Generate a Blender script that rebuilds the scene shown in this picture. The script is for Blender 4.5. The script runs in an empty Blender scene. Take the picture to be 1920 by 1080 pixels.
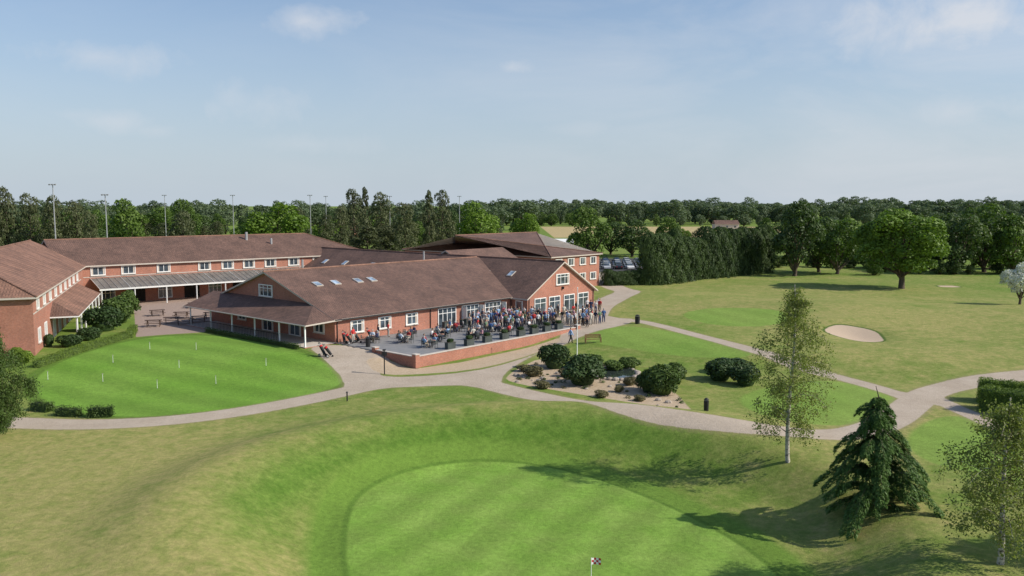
import bpy, math, random
import numpy as np
from mathutils import Vector, Matrix
rnd=random.Random(7); rng=np.random.default_rng(7)
sc=bpy.context.scene; col=sc.collection
# ------------------------------------------------------------------ survey frame
F=1550.; PT=math.atan(157/1550.); SP=math.sin(PT); CP=math.cos(PT); EYE=16.
OX,OY=-20.5,94.7; UX,UY=.661,.750; 
def W(u,n): return (OX+UX*u-UY*n, OY+UY*u+UX*n)
def loc(x,y):
    dx=x-OX; dy=y-OY
    return UX*dx+UY*dy, -UY*dx+UX*dy
def sst(a,b,x):
    t=np.clip((x-a)/(b-a),0,1); return t*t*(3-2*t)
BK=(42.6,101.5)
def height(x,y):
    x=np.asarray(x,float); y=np.asarray(y,float)
    u,n=loc(x,y)
    yb=np.interp(x,[-80,-50,-25,-8,5,10,27,45,80],[70,76,84,88,90,91,87,82,78])
    w=np.interp(x,[-40,-15,0,10,27,50],[12,7,5,2.4,2.8,10])
    Sy=1-sst(0,1,(y-yb+w)/(2*w))
    Sp=sst(-6,-13,n)*(1-sst(16,31,u))*sst(-6,0,u)
    h=-1.1*np.maximum(Sy,Sp)
    ex=(x-3)/13.5; ey=(y-46)/12.5; r=np.sqrt(ex*ex+ey*ey)+1e-6
    d=np.clip((-.55*ex+.84*ey)/r,-1,1)
    h=h-1.7*(1-sst(1.0,1.45,r))+ .95*np.exp(-((r-1.62)/.24)**2)*sst(-.3,.6,d)
    h=h+.16*np.sin(x*.11+1)*np.sin(y*.09+.4)*np.clip(1-np.exp(-((y-95)/30)**2),0,1)
    h=h+1.3*np.exp(-((x-48)/16)**2-((y-122)/14)**2)+.9*np.exp(-((x-25)/14)**2-((y-140)/12)**2)+1.2*np.exp(-((x-75)/18)**2-((y-112)/16)**2)
    rb=((x-BK[0])/3.2)**2+((y-BK[1])/6)**2
    h=h-.55*np.exp(-rb*1.2)+.35*np.exp(-((x-BK[0])/4.2)**2-((y-BK[1]-7.5)/3)**2)
    inp=(u>-.0)&(u<28.2)&(n>-13.9)&(n<0)
    h=np.where(inp,np.minimum(h,-.2),h)
    return h
def G(px,v):
    a=(v-540)/F; dy=CP-a*SP; dz=-(SP+a*CP); dx=(px-960)/F; z=-.5
    for _ in range(14):
        t=(z-EYE)/dz; x=dx*t; y=dy*t; z=.5*z+.5*float(height(x,y))
    return (x,y,float(height(x,y)))
# ------------------------------------------------------------------ node helpers
class NB:
    def __init__(s,nt): s.nt=nt
    def n(s,t): return s.nt.nodes.new(t)
    def put(s,sock,v):
        if isinstance(v,bpy.types.NodeSocket): s.nt.links.new(v,sock)
        else:
            if isinstance(v,(tuple,list)) and len(v)==3 and sock.type=='RGBA': v=(*v,1)
            sock.default_value=v
    def m(s,op,a,b=0.,c=None,clamp=False):
        k=s.n('ShaderNodeMath'); k.operation=op; k.use_clamp=clamp
        s.put(k.inputs[0],a); s.put(k.inputs[1],b)
        if c is not None: s.put(k.inputs[2],c)
        return k.outputs[0]
    def mix(s,f,a,b,mode='MIX'):
        k=s.n('ShaderNodeMix'); k.data_type='RGBA'; k.blend_type=mode
        s.put(k.inputs[0],f); s.put(k.inputs[6],a); s.put(k.inputs[7],b); return k.outputs[2]
    def attr(s,name):
        k=s.n('ShaderNodeAttribute'); k.attribute_name=name; return k.outputs['Fac']
    def pos(s):
        k=s.n('ShaderNodeNewGeometry'); return k.outputs['Position']
    def noise(s,sc_,det=3,vec=None,rough=.55,dist=0):
        k=s.n('ShaderNodeTexNoise'); k.inputs['Scale'].default_value=sc_; k.inputs['Detail'].default_value=det
        k.inputs['Roughness'].default_value=rough; k.inputs['Distortion'].default_value=dist
        s.nt.links.new(vec if vec is not None else s.pos(),k.inputs['Vector']); return k.outputs['Fac']
    def rng(s,v,a,b,c=0.,d=1.):
        k=s.n('ShaderNodeMapRange'); k.clamp=True
        s.put(k.inputs[0],v)
        for i,q in enumerate((a,b,c,d)): k.inputs[i+1].default_value=q
        return k.outputs[0]
    def vm(s,op,a,b):
        k=s.n('ShaderNodeVectorMath'); k.operation=op; s.put(k.inputs[0],a); s.put(k.inputs[1],b)
        return k.outputs['Value'] if op in('DOT_PRODUCT','LENGTH','DISTANCE') else k.outputs[0]
def newmat(name):
    m=bpy.data.materials.new(name); m.use_nodes=True; nt=m.node_tree
    b=nt.nodes['Principled BSDF']; return m,nt,b,NB(nt)
def mat(name,c,rough=.8,var=.25,scale=1.5,metal=0,bump=0,spec=.3):
    m,nt,b,k=newmat(name)
    f=k.rng(k.noise(scale,4),.3,.7,1-var,1+var)
    cc=k.vm('SCALE',(c[0],c[1],c[2]),(0,0,0)); nd=cc.node; nt.links.new(f,nd.inputs['Scale'])
    nt.links.new(cc,b.inputs['Base Color']); b.inputs['Roughness'].default_value=rough
    b.inputs['Metallic'].default_value=metal; b.inputs['Specular IOR Level'].default_value=spec
    if bump:
        bn=k.n('ShaderNodeBump'); bn.inputs['Strength'].default_value=bump; bn.inputs['Distance'].default_value=.02
        nt.links.new(k.noise(scale*8,3),bn.inputs['Height']); nt.links.new(bn.outputs[0],b.inputs['Normal'])
    return m
def uvnode(k):
    n=k.n('ShaderNodeUVMap'); n.uv_map='UVMap'; return n.outputs[0]
def mat_brick(name,c1,c2,mort=(.30,.24,.2)):
    m,nt,b,k=newmat(name)
    t=k.n('ShaderNodeTexBrick'); nt.links.new(uvnode(k),t.inputs['Vector'])
    t.inputs['Color1'].default_value=(*c1,1); t.inputs['Color2'].default_value=(*c2,1); t.inputs['Mortar'].default_value=(*mort,1)
    t.inputs['Scale'].default_value=1; t.inputs['Brick Width'].default_value=.225; t.inputs['Row Height'].default_value=.075
    t.inputs['Mortar Size'].default_value=.008
    f=k.rng(k.noise(.5,4),.3,.7,.85,1.12)
    f2=k.rng(k.noise(6,2),.3,.7,.85,1.12)
    o=k.vm('SCALE',t.outputs[0],(0,0,0)); nt.links.new(k.m('MULTIPLY',f,f2),o.node.inputs['Scale'])
    nt.links.new(o,b.inputs['Base Color']); b.inputs['Roughness'].default_value=.9; return m
def mat_roof(name,c1,c2):
    m,nt,b,k=newmat(name)
    uv=uvnode(k); sx=k.n('ShaderNodeSeparateXYZ'); nt.links.new(uv,sx.inputs[0])
    t=k.n('ShaderNodeTexBrick'); nt.links.new(uv,t.inputs['Vector'])
    t.inputs['Color1'].default_value=(*c1,1); t.inputs['Color2'].default_value=(*c2,1)
    t.inputs['Mortar'].default_value=(c1[0]*.45,c1[1]*.45,c1[2]*.45,1)
    t.inputs['Scale'].default_value=1; t.inputs['Brick Width'].default_value=.30; t.inputs['Row Height'].default_value=.34; t.inputs['Mortar Size'].default_value=.022
    f=k.rng(k.noise(.35,5),.3,.7,.72,1.24); f2=k.rng(k.noise(2.5,3),.3,.7,.80,1.2)
    o=k.vm('SCALE',t.outputs[0],(0,0,0)); nt.links.new(k.m('MULTIPLY',f,f2),o.node.inputs['Scale'])
    nt.links.new(o,b.inputs['Base Color']); b.inputs['Roughness'].default_value=.85
    saw=k.m('FRACT',k.m('DIVIDE',sx.outputs[1],.34)); wav=k.m('SINE',k.m('MULTIPLY',sx.outputs[0],2*math.pi/.30))
    hh=k.m('ADD',k.m('MULTIPLY',saw,-.6),k.m('MULTIPLY',wav,.4))
    bn=k.n('ShaderNodeBump'); bn.inputs['Strength'].default_value=.6; bn.inputs['Distance'].default_value=.04
    nt.links.new(hh,bn.inputs['Height']); nt.links.new(bn.outputs[0],b.inputs['Normal'])
    return m
def mat_glass(name,c=(.03,.04,.05)):
    m,nt,b,k=newmat(name); f=k.noise(.7,2)
    nt.links.new(k.mix(k.rng(f,.4,.65),c,(c[0]*3,c[1]*3,c[2]*3)),b.inputs['Base Color'])
    b.inputs['Roughness'].default_value=.08; b.inputs['Specular IOR Level'].default_value=.9; return m
def mat_leaf(name,dark,light,tr=.3):
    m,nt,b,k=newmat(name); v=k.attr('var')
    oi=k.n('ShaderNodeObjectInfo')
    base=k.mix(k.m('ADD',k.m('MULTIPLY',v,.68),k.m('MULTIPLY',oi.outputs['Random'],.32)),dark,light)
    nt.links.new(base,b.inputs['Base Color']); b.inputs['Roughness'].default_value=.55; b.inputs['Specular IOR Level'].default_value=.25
    t=k.n('ShaderNodeBsdfTranslucent'); nt.links.new(k.mix(1.,base,(1.0,1.15,.5),'MULTIPLY'),t.inputs[0])
    mx=k.n('ShaderNodeMixShader'); mx.inputs[0].default_value=tr
    nt.links.new(b.outputs[0],mx.inputs[1]); nt.links.new(t.outputs[0],mx.inputs[2])
    nt.links.new(mx.outputs[0],nt.nodes['Material Output'].inputs[0]); return m
M={}
M['brick']=mat_brick('red_brick',(.43,.15,.09),(.34,.115,.07))
M['roof']=mat_roof('roof_tiles',(.165,.092,.068),(.125,.072,.055))
M['roof2']=mat_roof('roof_tiles_weathered',(.26,.135,.09),(.205,.11,.075))
M['white']=mat('white_upvc',(.78,.78,.76),.5,.04)
M['cream']=mat('fascia_paint',(.50,.44,.38),.6,.06)
M['glass']=mat_glass('window_glass'); M['skyl']=mat_glass('skylight_glass',(.16,.2,.25))
M['canopy']=mat('canopy_sheet',(.16,.145,.13),.5,.25,.8)
M['dark']=mat('dark_interior',(.02,.018,.016),.9)
M['black']=mat('black_metal',(.02,.02,.022),.5,.1)
M['timber']=mat('timber',(.22,.12,.06),.7,.3,5)
M['timber_d']=mat('dark_timber',(.075,.045,.03),.7,.3,5)
M['galv']=mat('galvanised',(.42,.42,.42),.4,.1,1,metal=.4)
M['slate']=mat('planter_grey',(.06,.07,.065),.7,.2)
M['stone']=mat('coping_stone',(.5,.45,.4),.8,.12,3)
M['rock']=mat('rock',(.35,.3,.25),.9,.3,4)
M['bark']=mat('bark',(.10,.075,.055),.95,.35,6,bump=.6)
M['red']=mat('red_cloth',(.5,.03,.03),.8,.1); M['whitec']=mat('white_cloth',(.8,.8,.8),.8,.03)
M['rubber']=mat('rubber',(.02,.02,.02),.8,.1)
m,nt,b,k=newmat('birch_bark')
f=k.rng(k.noise(7,4,dist=1.0),.5,.62); nt.links.new(k.mix(f,(.48,.44,.38),(.08,.065,.055)),b.inputs['Base Color']); b.inputs['Roughness'].default_value=.9; M['birch']=m
m,nt,b,k=newmat('patio_paving')
t=k.n('ShaderNodeTexBrick'); nt.links.new(uvnode(k),t.inputs['Vector']); t.inputs['Color1'].default_value=(.21,.21,.215,1); t.inputs['Color2'].default_value=(.15,.155,.165,1); t.inputs['Mortar'].default_value=(.09,.09,.09,1)
t.inputs['Scale'].default_value=1; t.inputs['Brick Width'].default_value=.9; t.inputs['Row Height'].default_value=.6; t.inputs['Mortar Size'].default_value=.01
nt.links.new(k.mix(k.noise(1.2,4),t.outputs[0],(.26,.25,.24)),b.inputs['Base Color']); b.inputs['Roughness'].default_value=.7; M['patio']=m
m,nt,b,k=newmat('pond_water'); b.inputs['Base Color'].default_value=(.03,.04,.035,1); b.inputs['Roughness'].default_value=.05
bn=k.n('ShaderNodeBump'); bn.inputs['Strength'].default_value=.1; nt.links.new(k.noise(5,2),bn.inputs['Height']); nt.links.new(bn.outputs[0],b.inputs['Normal']); M['water']=m
L={}
L['dec']=mat_leaf('leaves_broadleaf',(.038,.075,.014),(.14,.215,.038))
L['bright']=mat_leaf('leaves_fresh',(.06,.12,.014),(.19,.29,.035))
L['oak']=mat_leaf('leaves_oak',(.05,.10,.014),(.16,.25,.035))
L['dk']=mat_leaf('leaves_dark',(.028,.055,.018),(.10,.15,.042))
L['pine']=mat_leaf('needles_pine',(.042,.055,.024),(.12,.135,.055),.15)
L['far']=mat_leaf('leaves_far_hazed',(.065,.098,.058),(.15,.195,.10))  # aerial haze put into the leaf colour: paler, greyer-blue greens for distant trees
L['ced']=mat_leaf('needles_cedar',(.02,.055,.016),(.125,.215,.05),.2)
L['birch']=mat_leaf('leaves_birch',(.14,.17,.045),(.32,.35,.12),.4)
L['bush']=mat_leaf('leaves_shrub',(.03,.06,.013),(.12,.18,.04),.2)
L['bushd']=mat_leaf('leaves_shrub_dark',(.02,.045,.012),(.075,.12,.04),.2)
L['hedge']=mat_leaf('leaves_hedge',(.06,.10,.014),(.20,.29,.035),.2)
L['heath']=mat_leaf('leaves_heather',(.07,.06,.03),(.20,.18,.08),.2)
L['blos']=mat_leaf('blossom',(.24,.27,.2),(.78,.77,.72),.2)
# ------------------------------------------------------------------ polygon builder
class MB:
    def __init__(s): s.v=[];s.f=[];s.m=[];s.mats=[]
    def mi(s,m):
        if m not in s.mats: s.mats.append(m)
        return s.mats.index(m)
    def poly(s,pts,m):
        i=len(s.v); s.v+= [tuple(q) for q in pts]; s.f.append(list(range(i,i+len(pts)))); s.m.append(s.mi(m))
    def obox(s,c,ax,ay,az,m):
        c=Vector(c);ax=Vector(ax);ay=Vector(ay);az=Vector(az); i=len(s.v)
        for sx in(-1,1):
            for sy in(-1,1):
                for sz in(-1,1): s.v.append(tuple(c+sx*ax+sy*ay+sz*az))
        for f in((0,1,3,2),(4,6,7,5),(0,4,5,1),(2,3,7,6),(0,2,6,4),(1,5,7,3)):
            s.f.append([i+q for q in f]); s.m.append(s.mi(m))
    def box(s,c,sz,m,rot=0,tilt=0):
        R=Matrix.Rotation(rot,3,'Z')@Matrix.Rotation(tilt,3,'X')
        s.obox(c,R@Vector((sz[0]/2,0,0)),R@Vector((0,sz[1]/2,0)),R@Vector((0,0,sz[2]/2)),m)
    def cyl(s,p0,p1,r0,r1,m,n=10,caps=True):
        p0=Vector(p0);p1=Vector(p1); d=(p1-p0).normalized()
        a=d.orthogonal().normalized(); b=d.cross(a); i=len(s.v)
        for p,r in((p0,r0),(p1,r1)):
            for j in range(n):
                t=2*math.pi*j/n; s.v.append(tuple(p+r*(math.cos(t)*a+math.sin(t)*b)))
        for j in range(n):
            s.f.append([i+j,i+(j+1)%n,i+n+(j+1)%n,i+n+j]); s.m.append(s.mi(m))
        if caps:
            s.f.append([i+j for j in range(n)][::-1]); s.m.append(s.mi(m)); s.f.append([i+n+j for j in range(n)]); s.m.append(s.mi(m))
    def sph(s,c,r,m,nu=12,nv=8,cut=None):
        i=len(s.v)
        for a in range(nv+1):
            th=math.pi*a/nv
            for b_ in range(nu):
                ph=2*math.pi*b_/nu
                s.v.append((c[0]+r[0]*math.sin(th)*math.cos(ph),c[1]+r[1]*math.sin(th)*math.sin(ph),c[2]+r[2]*math.cos(th)))
        for a in range(nv):
            for b_ in range(nu):
                f=[i+a*nu+b_,i+(a+1)*nu+b_,i+(a+1)*nu+(b_+1)%nu,i+a*nu+(b_+1)%nu]
                if cut:
                    ce=sum((Vector(s.v[q]) for q in f),Vector())/4
                    if not cut(ce): continue
                s.f.append(f); s.m.append(s.mi(m))
    def slab(s,pts,th,mt,ms,mb=None):
        pts=[Vector(q) for q in pts]
        nrm=Vector((0,0,0))
        for a in range(len(pts)): 
            nrm+=pts[a].cross(pts[(a+1)%len(pts)])
        if nrm.z<0: pts=pts[::-1]
        s.poly(pts,mt); low=[q-Vector((0,0,th)) for q in pts]; s.poly(low[::-1],mb or ms)
        for a in range(len(pts)):
            b_=(a+1)%len(pts); s.poly([pts[a],low[a],low[b_],pts[b_]],ms)
    def mesh(s,name):
        me=bpy.data.meshes.new(name); me.from_pydata(s.v,[],s.f)
        for m in s.mats: me.materials.append(m)
        me.polygons.foreach_set('material_index',s.m)
        uvl=me.uv_layers.new(name='UVMap'); z=Vector((0,0,1)); me.update()
        for p in me.polygons:
            n=p.normal
            if abs(n.z)<.985: U=z.cross(n).normalized(); V=n.cross(U)
            else: U=Vector((UX,UY,0)); V=Vector((-UY,UX,0))
            for li in p.loop_indices:
                co=me.vertices[me.loops[li].vertex_index].co
                uvl.data[li].uv=(co.dot(U),co.dot(V))
        return me
    def obj(s,name,parent=None,smooth=False):
        me=s.mesh(name)
        if smooth: me.polygons.foreach_set('use_smooth',[True]*len(me.polygons))
        return place(name,me,parent=parent)
def place(name,me,locn=(0,0,0),rot=0,scale=(1,1,1),parent=None,color=None):
    o=bpy.data.objects.new(name,me); col.objects.link(o); o.location=locn; o.rotation_euler=(0,0,rot); o.scale=scale
    if parent: o.parent=parent
    if color: o.color=(*color,1)
    return o
class Bld:
    def __init__(s,name): s.e=place(name,None); s.p={}
    def __getitem__(s,k): return s.p.setdefault(k,MB())
    def done(s):
        for k_,p in s.p.items(): p.obj(k_,s.e)
    def window(s,p,d,nr,w,h,zc,mull=1,tr=False,gm=None,door=False):
        d=Vector((*d,0));nr=Vector((*nr,0));c=Vector((p[0],p[1],zc)); z=Vector((0,0,1)); g=s['window_glass']; f=s['window_frames']
        g.obox(c+nr*.02,d*w/2,nr*.02,z*h/2,gm or M['glass'])
        t=.055; o=nr*.055; e=nr*.045
        for sg in(-1,1):
            f.obox(c+o+d*sg*(w/2),d*t,e,z*(h/2-t),M['white']); f.obox(c+o+z*sg*(h/2),d*(w/2+t),e,z*t,M['white'])
        for i in range(mull):
            f.obox(c+o+d*(-w/2+w*(i+1)/(mull+1)),d*.04,e*.8,z*(h/2-t),M['white'])
        if tr: f.obox(c+o+z*h*.22,d*(w/2-t),e*.7,z*.035,M['white'])
        if not door:
            for sg in(-1,1): g.obox(c+nr*.042+d*sg*(w/2-.2),d*.12,nr*.003,z*(h/2-.06),M['cream'])
            s['sills'].obox(c+nr*.09-z*(h/2+.11),d*(w/2+.12),nr*.09,z*.045,M['stone'])
# ------------------------------------------------------------------ CLUBHOUSE
def W3(u,n,z): x,y=W(u,n); return (x,y,z)
du=(UX,UY); dn=(-UY,UX); mdn=(UY,-UX); mdu=(-UX,-UY)
c=Bld('clubhouse_building'); RZ=7.6; EZ=3.0; hw=14.
wl=c['walls']
def wallp(mb,pts,m=None): mb.poly(pts,m or M['brick'])
wallp(wl,[W3(0,0,-1.2),W3(30.9,0,-1.2),W3(30.9,0,EZ),W3(0,0,EZ)])
wallp(wl,[W3(0,0,-1.2),W3(0,0,EZ),W3(0,hw,RZ-.1),W3(0,28,EZ),W3(0,28,-1.2)])
wallp(wl,[W3(0,28,-1.2),W3(30.9,28,-1.2),W3(30.9,28,EZ),W3(0,28,EZ)])
s1=(RZ-EZ)/hw; s2=(RZ-EZ)/8.
rf=c['roof']
def rslab(mb,pts,mt=None,th=.2): mb.slab(pts,th,mt or M['roof'],M['cream'])
ov=.55
rslab(rf,[W3(-.45,-ov,EZ-ov*s1),W3(38.8,-ov,EZ-ov*s1),W3(38.8,hw,RZ-.03),W3(-.45,hw,RZ-.03)])
rslab(rf,[W3(-.45,28+ov,EZ-ov*s1),W3(38.8,28+ov,EZ-ov*s1),W3(38.8,hw,RZ-.03),W3(-.45,hw,RZ-.03)])
xu0,xu1,xn0,xn1=30.9,46.9,-3.,60.; xm=38.9
wallp(wl,[W3(xu0,xn0,-1.2),W3(xu1,xn0,-1.2),W3(xu1,xn0,EZ),W3(xm,xn0,RZ-.1),W3(xu0,xn0,EZ)])
wallp(wl,[W3(xu0,xn0,-1.2),W3(xu0,xn0,EZ),W3(xu0,-.01,EZ),W3(xu0,-.01,-1.2)])
wallp(wl,[W3(xu0,28.1,-1.2),W3(xu0,28.1,EZ),W3(xu0,xn1,EZ),W3(xu0,xn1,-1.2)])
wallp(wl,[W3(xu1,xn0,-1.2),W3(xu1,xn1,-1.2),W3(xu1,xn1,EZ),W3(xu1,xn0,EZ)])
wallp(wl,[W3(xu0,xn1,-1.2),W3(xu1,xn1,-1.2),W3(xu1,xn1,EZ),W3(xm,xn1,RZ-.1),W3(xu0,xn1,EZ)])
o2=.5
for sg,uu in((-1,xu0-o2),(1,xu1+o2)):
    rslab(rf,[W3(uu,xn0-.45,EZ-o2*s2+.02),W3(uu,xn1+.4,EZ-o2*s2+.02),W3(xm,xn1+.4,RZ+.02),W3(xm,xn0-.45,RZ+.02)])
rt=c['ridge_tiles']
rt.cyl(W3(-.45,hw,RZ-.02),W3(38.3,hw,RZ-.02),.13,.13,M['roof2'],8); rt.cyl(W3(xm,xn0-.45,RZ+.03),W3(xm,xn1+.4,RZ+.03),.13,.13,M['roof2'],8)
for sg in(-1,1):
    rslab(rf,[W3(39,22+sg*6,5.4),W3(53.4,22+sg*6,5.4),W3(53.4,22,8.3),W3(39,22,8.3)])
wallp(wl,[W3(53,16.6,-1),W3(53,27.4,-1),W3(53,27.4,5.4),W3(53,22,8.1),W3(53,16.6,5.4)])
wallp(wl,[W3(47,16.6,-1),W3(53,16.6,-1),W3(53,16.6,5.5),W3(47,16.6,5.5)])
vr=c['verandah_roof']
vr.slab([W3(-4.4,-.65,2.6),W3(-4.4,27,2.6),W3(-.02,27,4.25),W3(-.02,4.0,4.25)],.16,M['roof'],M['cream'])
vr.slab([W3(-4.4,-.65,2.6),W3(-.02,4.0,4.25),W3(.6,-.65,2.80)],.16,M['roof'],M['cream'])
vp=c['verandah_posts']
for nn in(-.1,5,10.2,15.4,20.6,25.8): vp.box((*W(-4.15,nn),.78),(.14,.14,3.4),M['white'],math.atan2(UY,UX))
vl=c['verandah_floor']; vl.slab([W3(-4.4,-.4,.06),W3(-4.4,27,.06),W3(0,27,.06),W3(0,-.4,.06)],1.2,M['stone'],M['brick'])
vf=c['verandah_railing']
for nn in np.arange(5,26,.35): vf.box((*W(-4.3,nn),.55),(.03,.03,.95),M['black'])
vf.obox(W3(-4.3,15.5,1.02),(-UY*10.5,UX*10.5,0),(UX*.03,UY*.03,0),(0,0,.03),M['black'])
for nn,w_ in((3,2),(8,2.4),(14,2.4),(20,2)):
    c.window(W(0,nn),dn,mdu,w_,2.1 if nn in(8,14) else 1.3,1.15 if nn in(8,14) else 1.6,1)
c.window(W(0,14.2),dn,mdu,3.0,1.4,5.15,2,True)
for uu in(3.2,7.4,11.8): c.window(W(uu,0),du,mdn,1.9,1.35,1.62,1,True)
for uu in(18,22.4,26.9):
    c.window(W(uu,0),du,mdn,3.2,2.35,1.22,3,True,door=True)
for uu in(20.9,24.2,28.8):
    a=W(uu,0); c['open_doors'].obox((a[0]+UY*.45,a[1]-UX*.45,1.2),(UY*.42,-UX*.42,0),(UX*.03,UY*.03,0),(0,0,1.1),M['white'])
for uu in(33.7,37.0,40.5,44.0): c.window(W(uu,-3),du,mdn,2.5,2.5,1.3,1,True,door=True)
c.window(W(38.9,-3),du,mdn,3.0,1.5,5.0,2,True)
c.window(W(xu0,-1.5),dn,mdu,1.2,2.2,1.2,0,door=True)
c['wall_lamp'].box((W(38.9,-3)[0]+.15*UY,W(38.9,-3)[1]-.15*UX,3.7),(.3,.3,.35),M['black'])
for uu,nn in((.3,-.08),(15,-.08),(30.7,-.08),(31.2,-3.08),(46.6,-3.08)): c['downpipes'].cyl(W3(uu,nn,-.1),W3(uu,nn,2.85),.05,.05,M['black'],8)
c['gutters'].cyl(W3(-.4,-.63,2.74),W3(30.2,-.63,2.74),.07,.07,M['black'],8)
c['gutters'].cyl(W3(-4.5,-.7,2.5),W3(-4.5,27,2.5),.06,.06,M['cream'],8)
def skylight(b_,u_,n_,axis,w_=1.0,l_=1.3):
    z=(EZ+s1*n_) if axis=='n' else (EZ+s2*(u_-xu0))
    if axis=='n': a=Vector((UX,UY,0)); up=Vector((-UY,UX,s1)).normalized()
    else: a=Vector((-UY,UX,0)); up=Vector((UX,UY,s2)).normalized()
    nr=a.cross(up); nr=nr if nr.z>0 else -nr
    ct=Vector(W3(u_,n_,z))
    b_['skylight_frames'].obox(ct+nr*.05,a*w_/2,up*l_/2,nr*.06,M['cream'])
    b_['skylight_glass'].obox(ct+nr*.115,a*(w_/2-.1),up*(l_/2-.1),nr*.01,M['skyl'])
for uu in(4.1,6.9,10.5,12.8): skylight(c,uu,9,'n')
skylight(c,35.1,9,'u'); skylight(c,35.4,4,'u')
for nn in(34,36.5,44,50): skylight(c,35,nn,'u')
c['vents'].cyl(W3(36,24,5),W3(36,24,8.2),.15,.15,M['galv']); c['vents'].cyl(W3(30,50,3),W3(30,50,6),.2,.2,M['galv'])
c.done()
def block(b_,p,q,depth,ez,rz,hip0=True,hip1=True,roof=None,ovh=.5):
    p=Vector((*p,0));q=Vector((*q,0)); d=(q-p).normalized(); L_=(q-p).length
    nb=Vector((-d.y,d.x,0)); Z=Vector((0,0,1))
    A=[p,q,q+nb*depth,p+nb*depth]
    for i in range(4):
        a,b2=A[i],A[(i+1)%4]; b_['walls'].poly([a-Z*1.5,b2-Z*1.5,b2+Z*ez,a+Z*ez],M['brick'])
    h=depth/2; sl=(rz-ez)/h; e=ez-ovh*sl
    B=[p-d*ovh-nb*ovh,q+d*ovh-nb*ovh,q+d*ovh+nb*(depth+ovh),p-d*ovh+nb*(depth+ovh)]
    B=[x+Z*e for x in B]
    hl0=(h if hip0 else -ovh+.05); hl1=(h if hip1 else -ovh+.05)
    R0=p+d*hl0+nb*h+Z*rz; R1=q-d*hl1+nb*h+Z*rz
    r=b_['roof']; rm=roof or M['roof']
    r.slab([B[0],B[1],R1,R0],.2,rm,M['cream']); r.slab([B[2],B[3],R0,R1],.2,rm,M['cream'])
    if hip0: r.slab([B[3],B[0],R0],.2,rm,M['cream'])
    else: b_['walls'].poly([A[0]+Z*ez,A[3]+Z*ez,p+nb*h+Z*(rz-.15)],M['brick'])
    if hip1: r.slab([B[1],B[2],R1],.2,rm,M['cream'])
    else: b_['walls'].poly([A[1]+Z*ez,A[2]+Z*ez,q+nb*h+Z*(rz-.15)],M['brick'])
    b_['ridge_tiles'].cyl(R0,R1,.13,.13,M['roof2'],8)
    for hp,Rr,bs in((hip0,R0,(B[0],B[3])),(hip1,R1,(B[1],B[2]))):
        if hp:
            for x in bs: b_['ridge_tiles'].cyl(x+Z*.05,Rr,.11,.11,M['roof2'],6)
d_=Bld('brick_lodge_building')
block(d_,W(60.5,16.5),W(75.7,16.5),40,6.5,10.)
for uu in(62.8,66.5,70.2,73.6):
    d_.window(W(uu,16.5),du,mdn,1.9,1.3,5.2,1); d_.window(W(uu,16.5),du,mdn,1.9,1.3,2.2,1)
for nn in range(19,56,5): d_.window(W(60.5,nn),dn,mdu,1.5,1.2,5.2,1)
d_.done()
h_=Bld('hotel_building')
C=Vector((-50.7,86.8)); F0=Vector((-68,130.6)); F2=Vector((-39.2,155.6))
gd=(F0-C).normalized(); gn=Vector((gd.y,-gd.x))
fd=(F2-F0).normalized(); fn=Vector((fd.y,-fd.x))
block(h_,C,F0+gd*6,16,6.5,10.2,True,False,M['roof2'])
block(h_,F0-fd*3,F0+fd*52,18,6.5,10.2,False,True)
block(h_,Vector((-78,135)),Vector((-100,152)),16,6.4,10.2,False,True)
for i,s_ in enumerate((3,7.5,12,16.5,21,25.5,30,34.5,39)):
    w0=C+gd*s_; h_.window(w0,gd,gn,1.5,1.35,5.4,1)
    if s_<11 or s_>40: h_.window(w0,gd,gn,1.5,1.5,1.8,1)
for s_ in(14,18.5,23,28,33): h_.window(C+gd*s_,gd,gn,1.8,2.1,1.1,1,door=True)
for s_ in(2.2,6.8,12.4,19.3,23.4,27.3,31.4,36,41): h_.window(F0+fd*s_,fd,fn,2.1,1.25,5.35,1)
for i,s_ in enumerate((3.5,8,12.5,17,21,25.5,30,34.5,39)):
    if i%2==1:
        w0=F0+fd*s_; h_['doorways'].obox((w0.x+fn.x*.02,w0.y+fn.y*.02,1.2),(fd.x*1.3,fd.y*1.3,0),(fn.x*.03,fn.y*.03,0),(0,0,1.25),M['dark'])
    else: h_.window(F0+fd*s_,fd,fn,2.2,1.9,1.3,2,True,door=True)
def P2(b0,d0,n0,s_,o_,z): v=b0+d0*s_+n0*o_; return (v.x,v.y,z)
pr=h_['porch_roof']
pr.slab([P2(C,gd,gn,11,3.1,2.7),P2(C,gd,gn,38.5,3.1,2.7),P2(C,gd,gn,38.5,0,4.3),P2(C,gd,gn,14,0,4.3)],.15,M['roof2'],M['white'])
pr.slab([P2(C,gd,gn,11,3.1,2.7),P2(C,gd,gn,14,0,4.3),P2(C,gd,gn,11,-.01,2.7)],.15,M['roof'],M['white'])
for s_ in np.arange(11.4,39,4.5): 
    v=C+gd*s_+gn*2.8; h_['porch_posts'].box((v.x,v.y,1.),(.16,.16,3.3),M['white'])
cn=h_['glass_canopy']
cn.slab([P2(F0,fd,fn,1,5.2,2.9),P2(F0,fd,fn,46,5.2,2.9),P2(F0,fd,fn,46,.02,4.2),P2(F0,fd,fn,1,.02,4.2)],.06,M['canopy'],M['white'])
for i,s_ in enumerate(np.arange(1,46.5,.9)):
    a=Vector(P2(F0,fd,fn,s_,5.25,2.95)); b2=Vector(P2(F0,fd,fn,s_,.1,4.25)); h_['canopy_rafters'].cyl(a,b2,.03,.03,M['white'] if i%5==0 else M['galv'],6)
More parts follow.
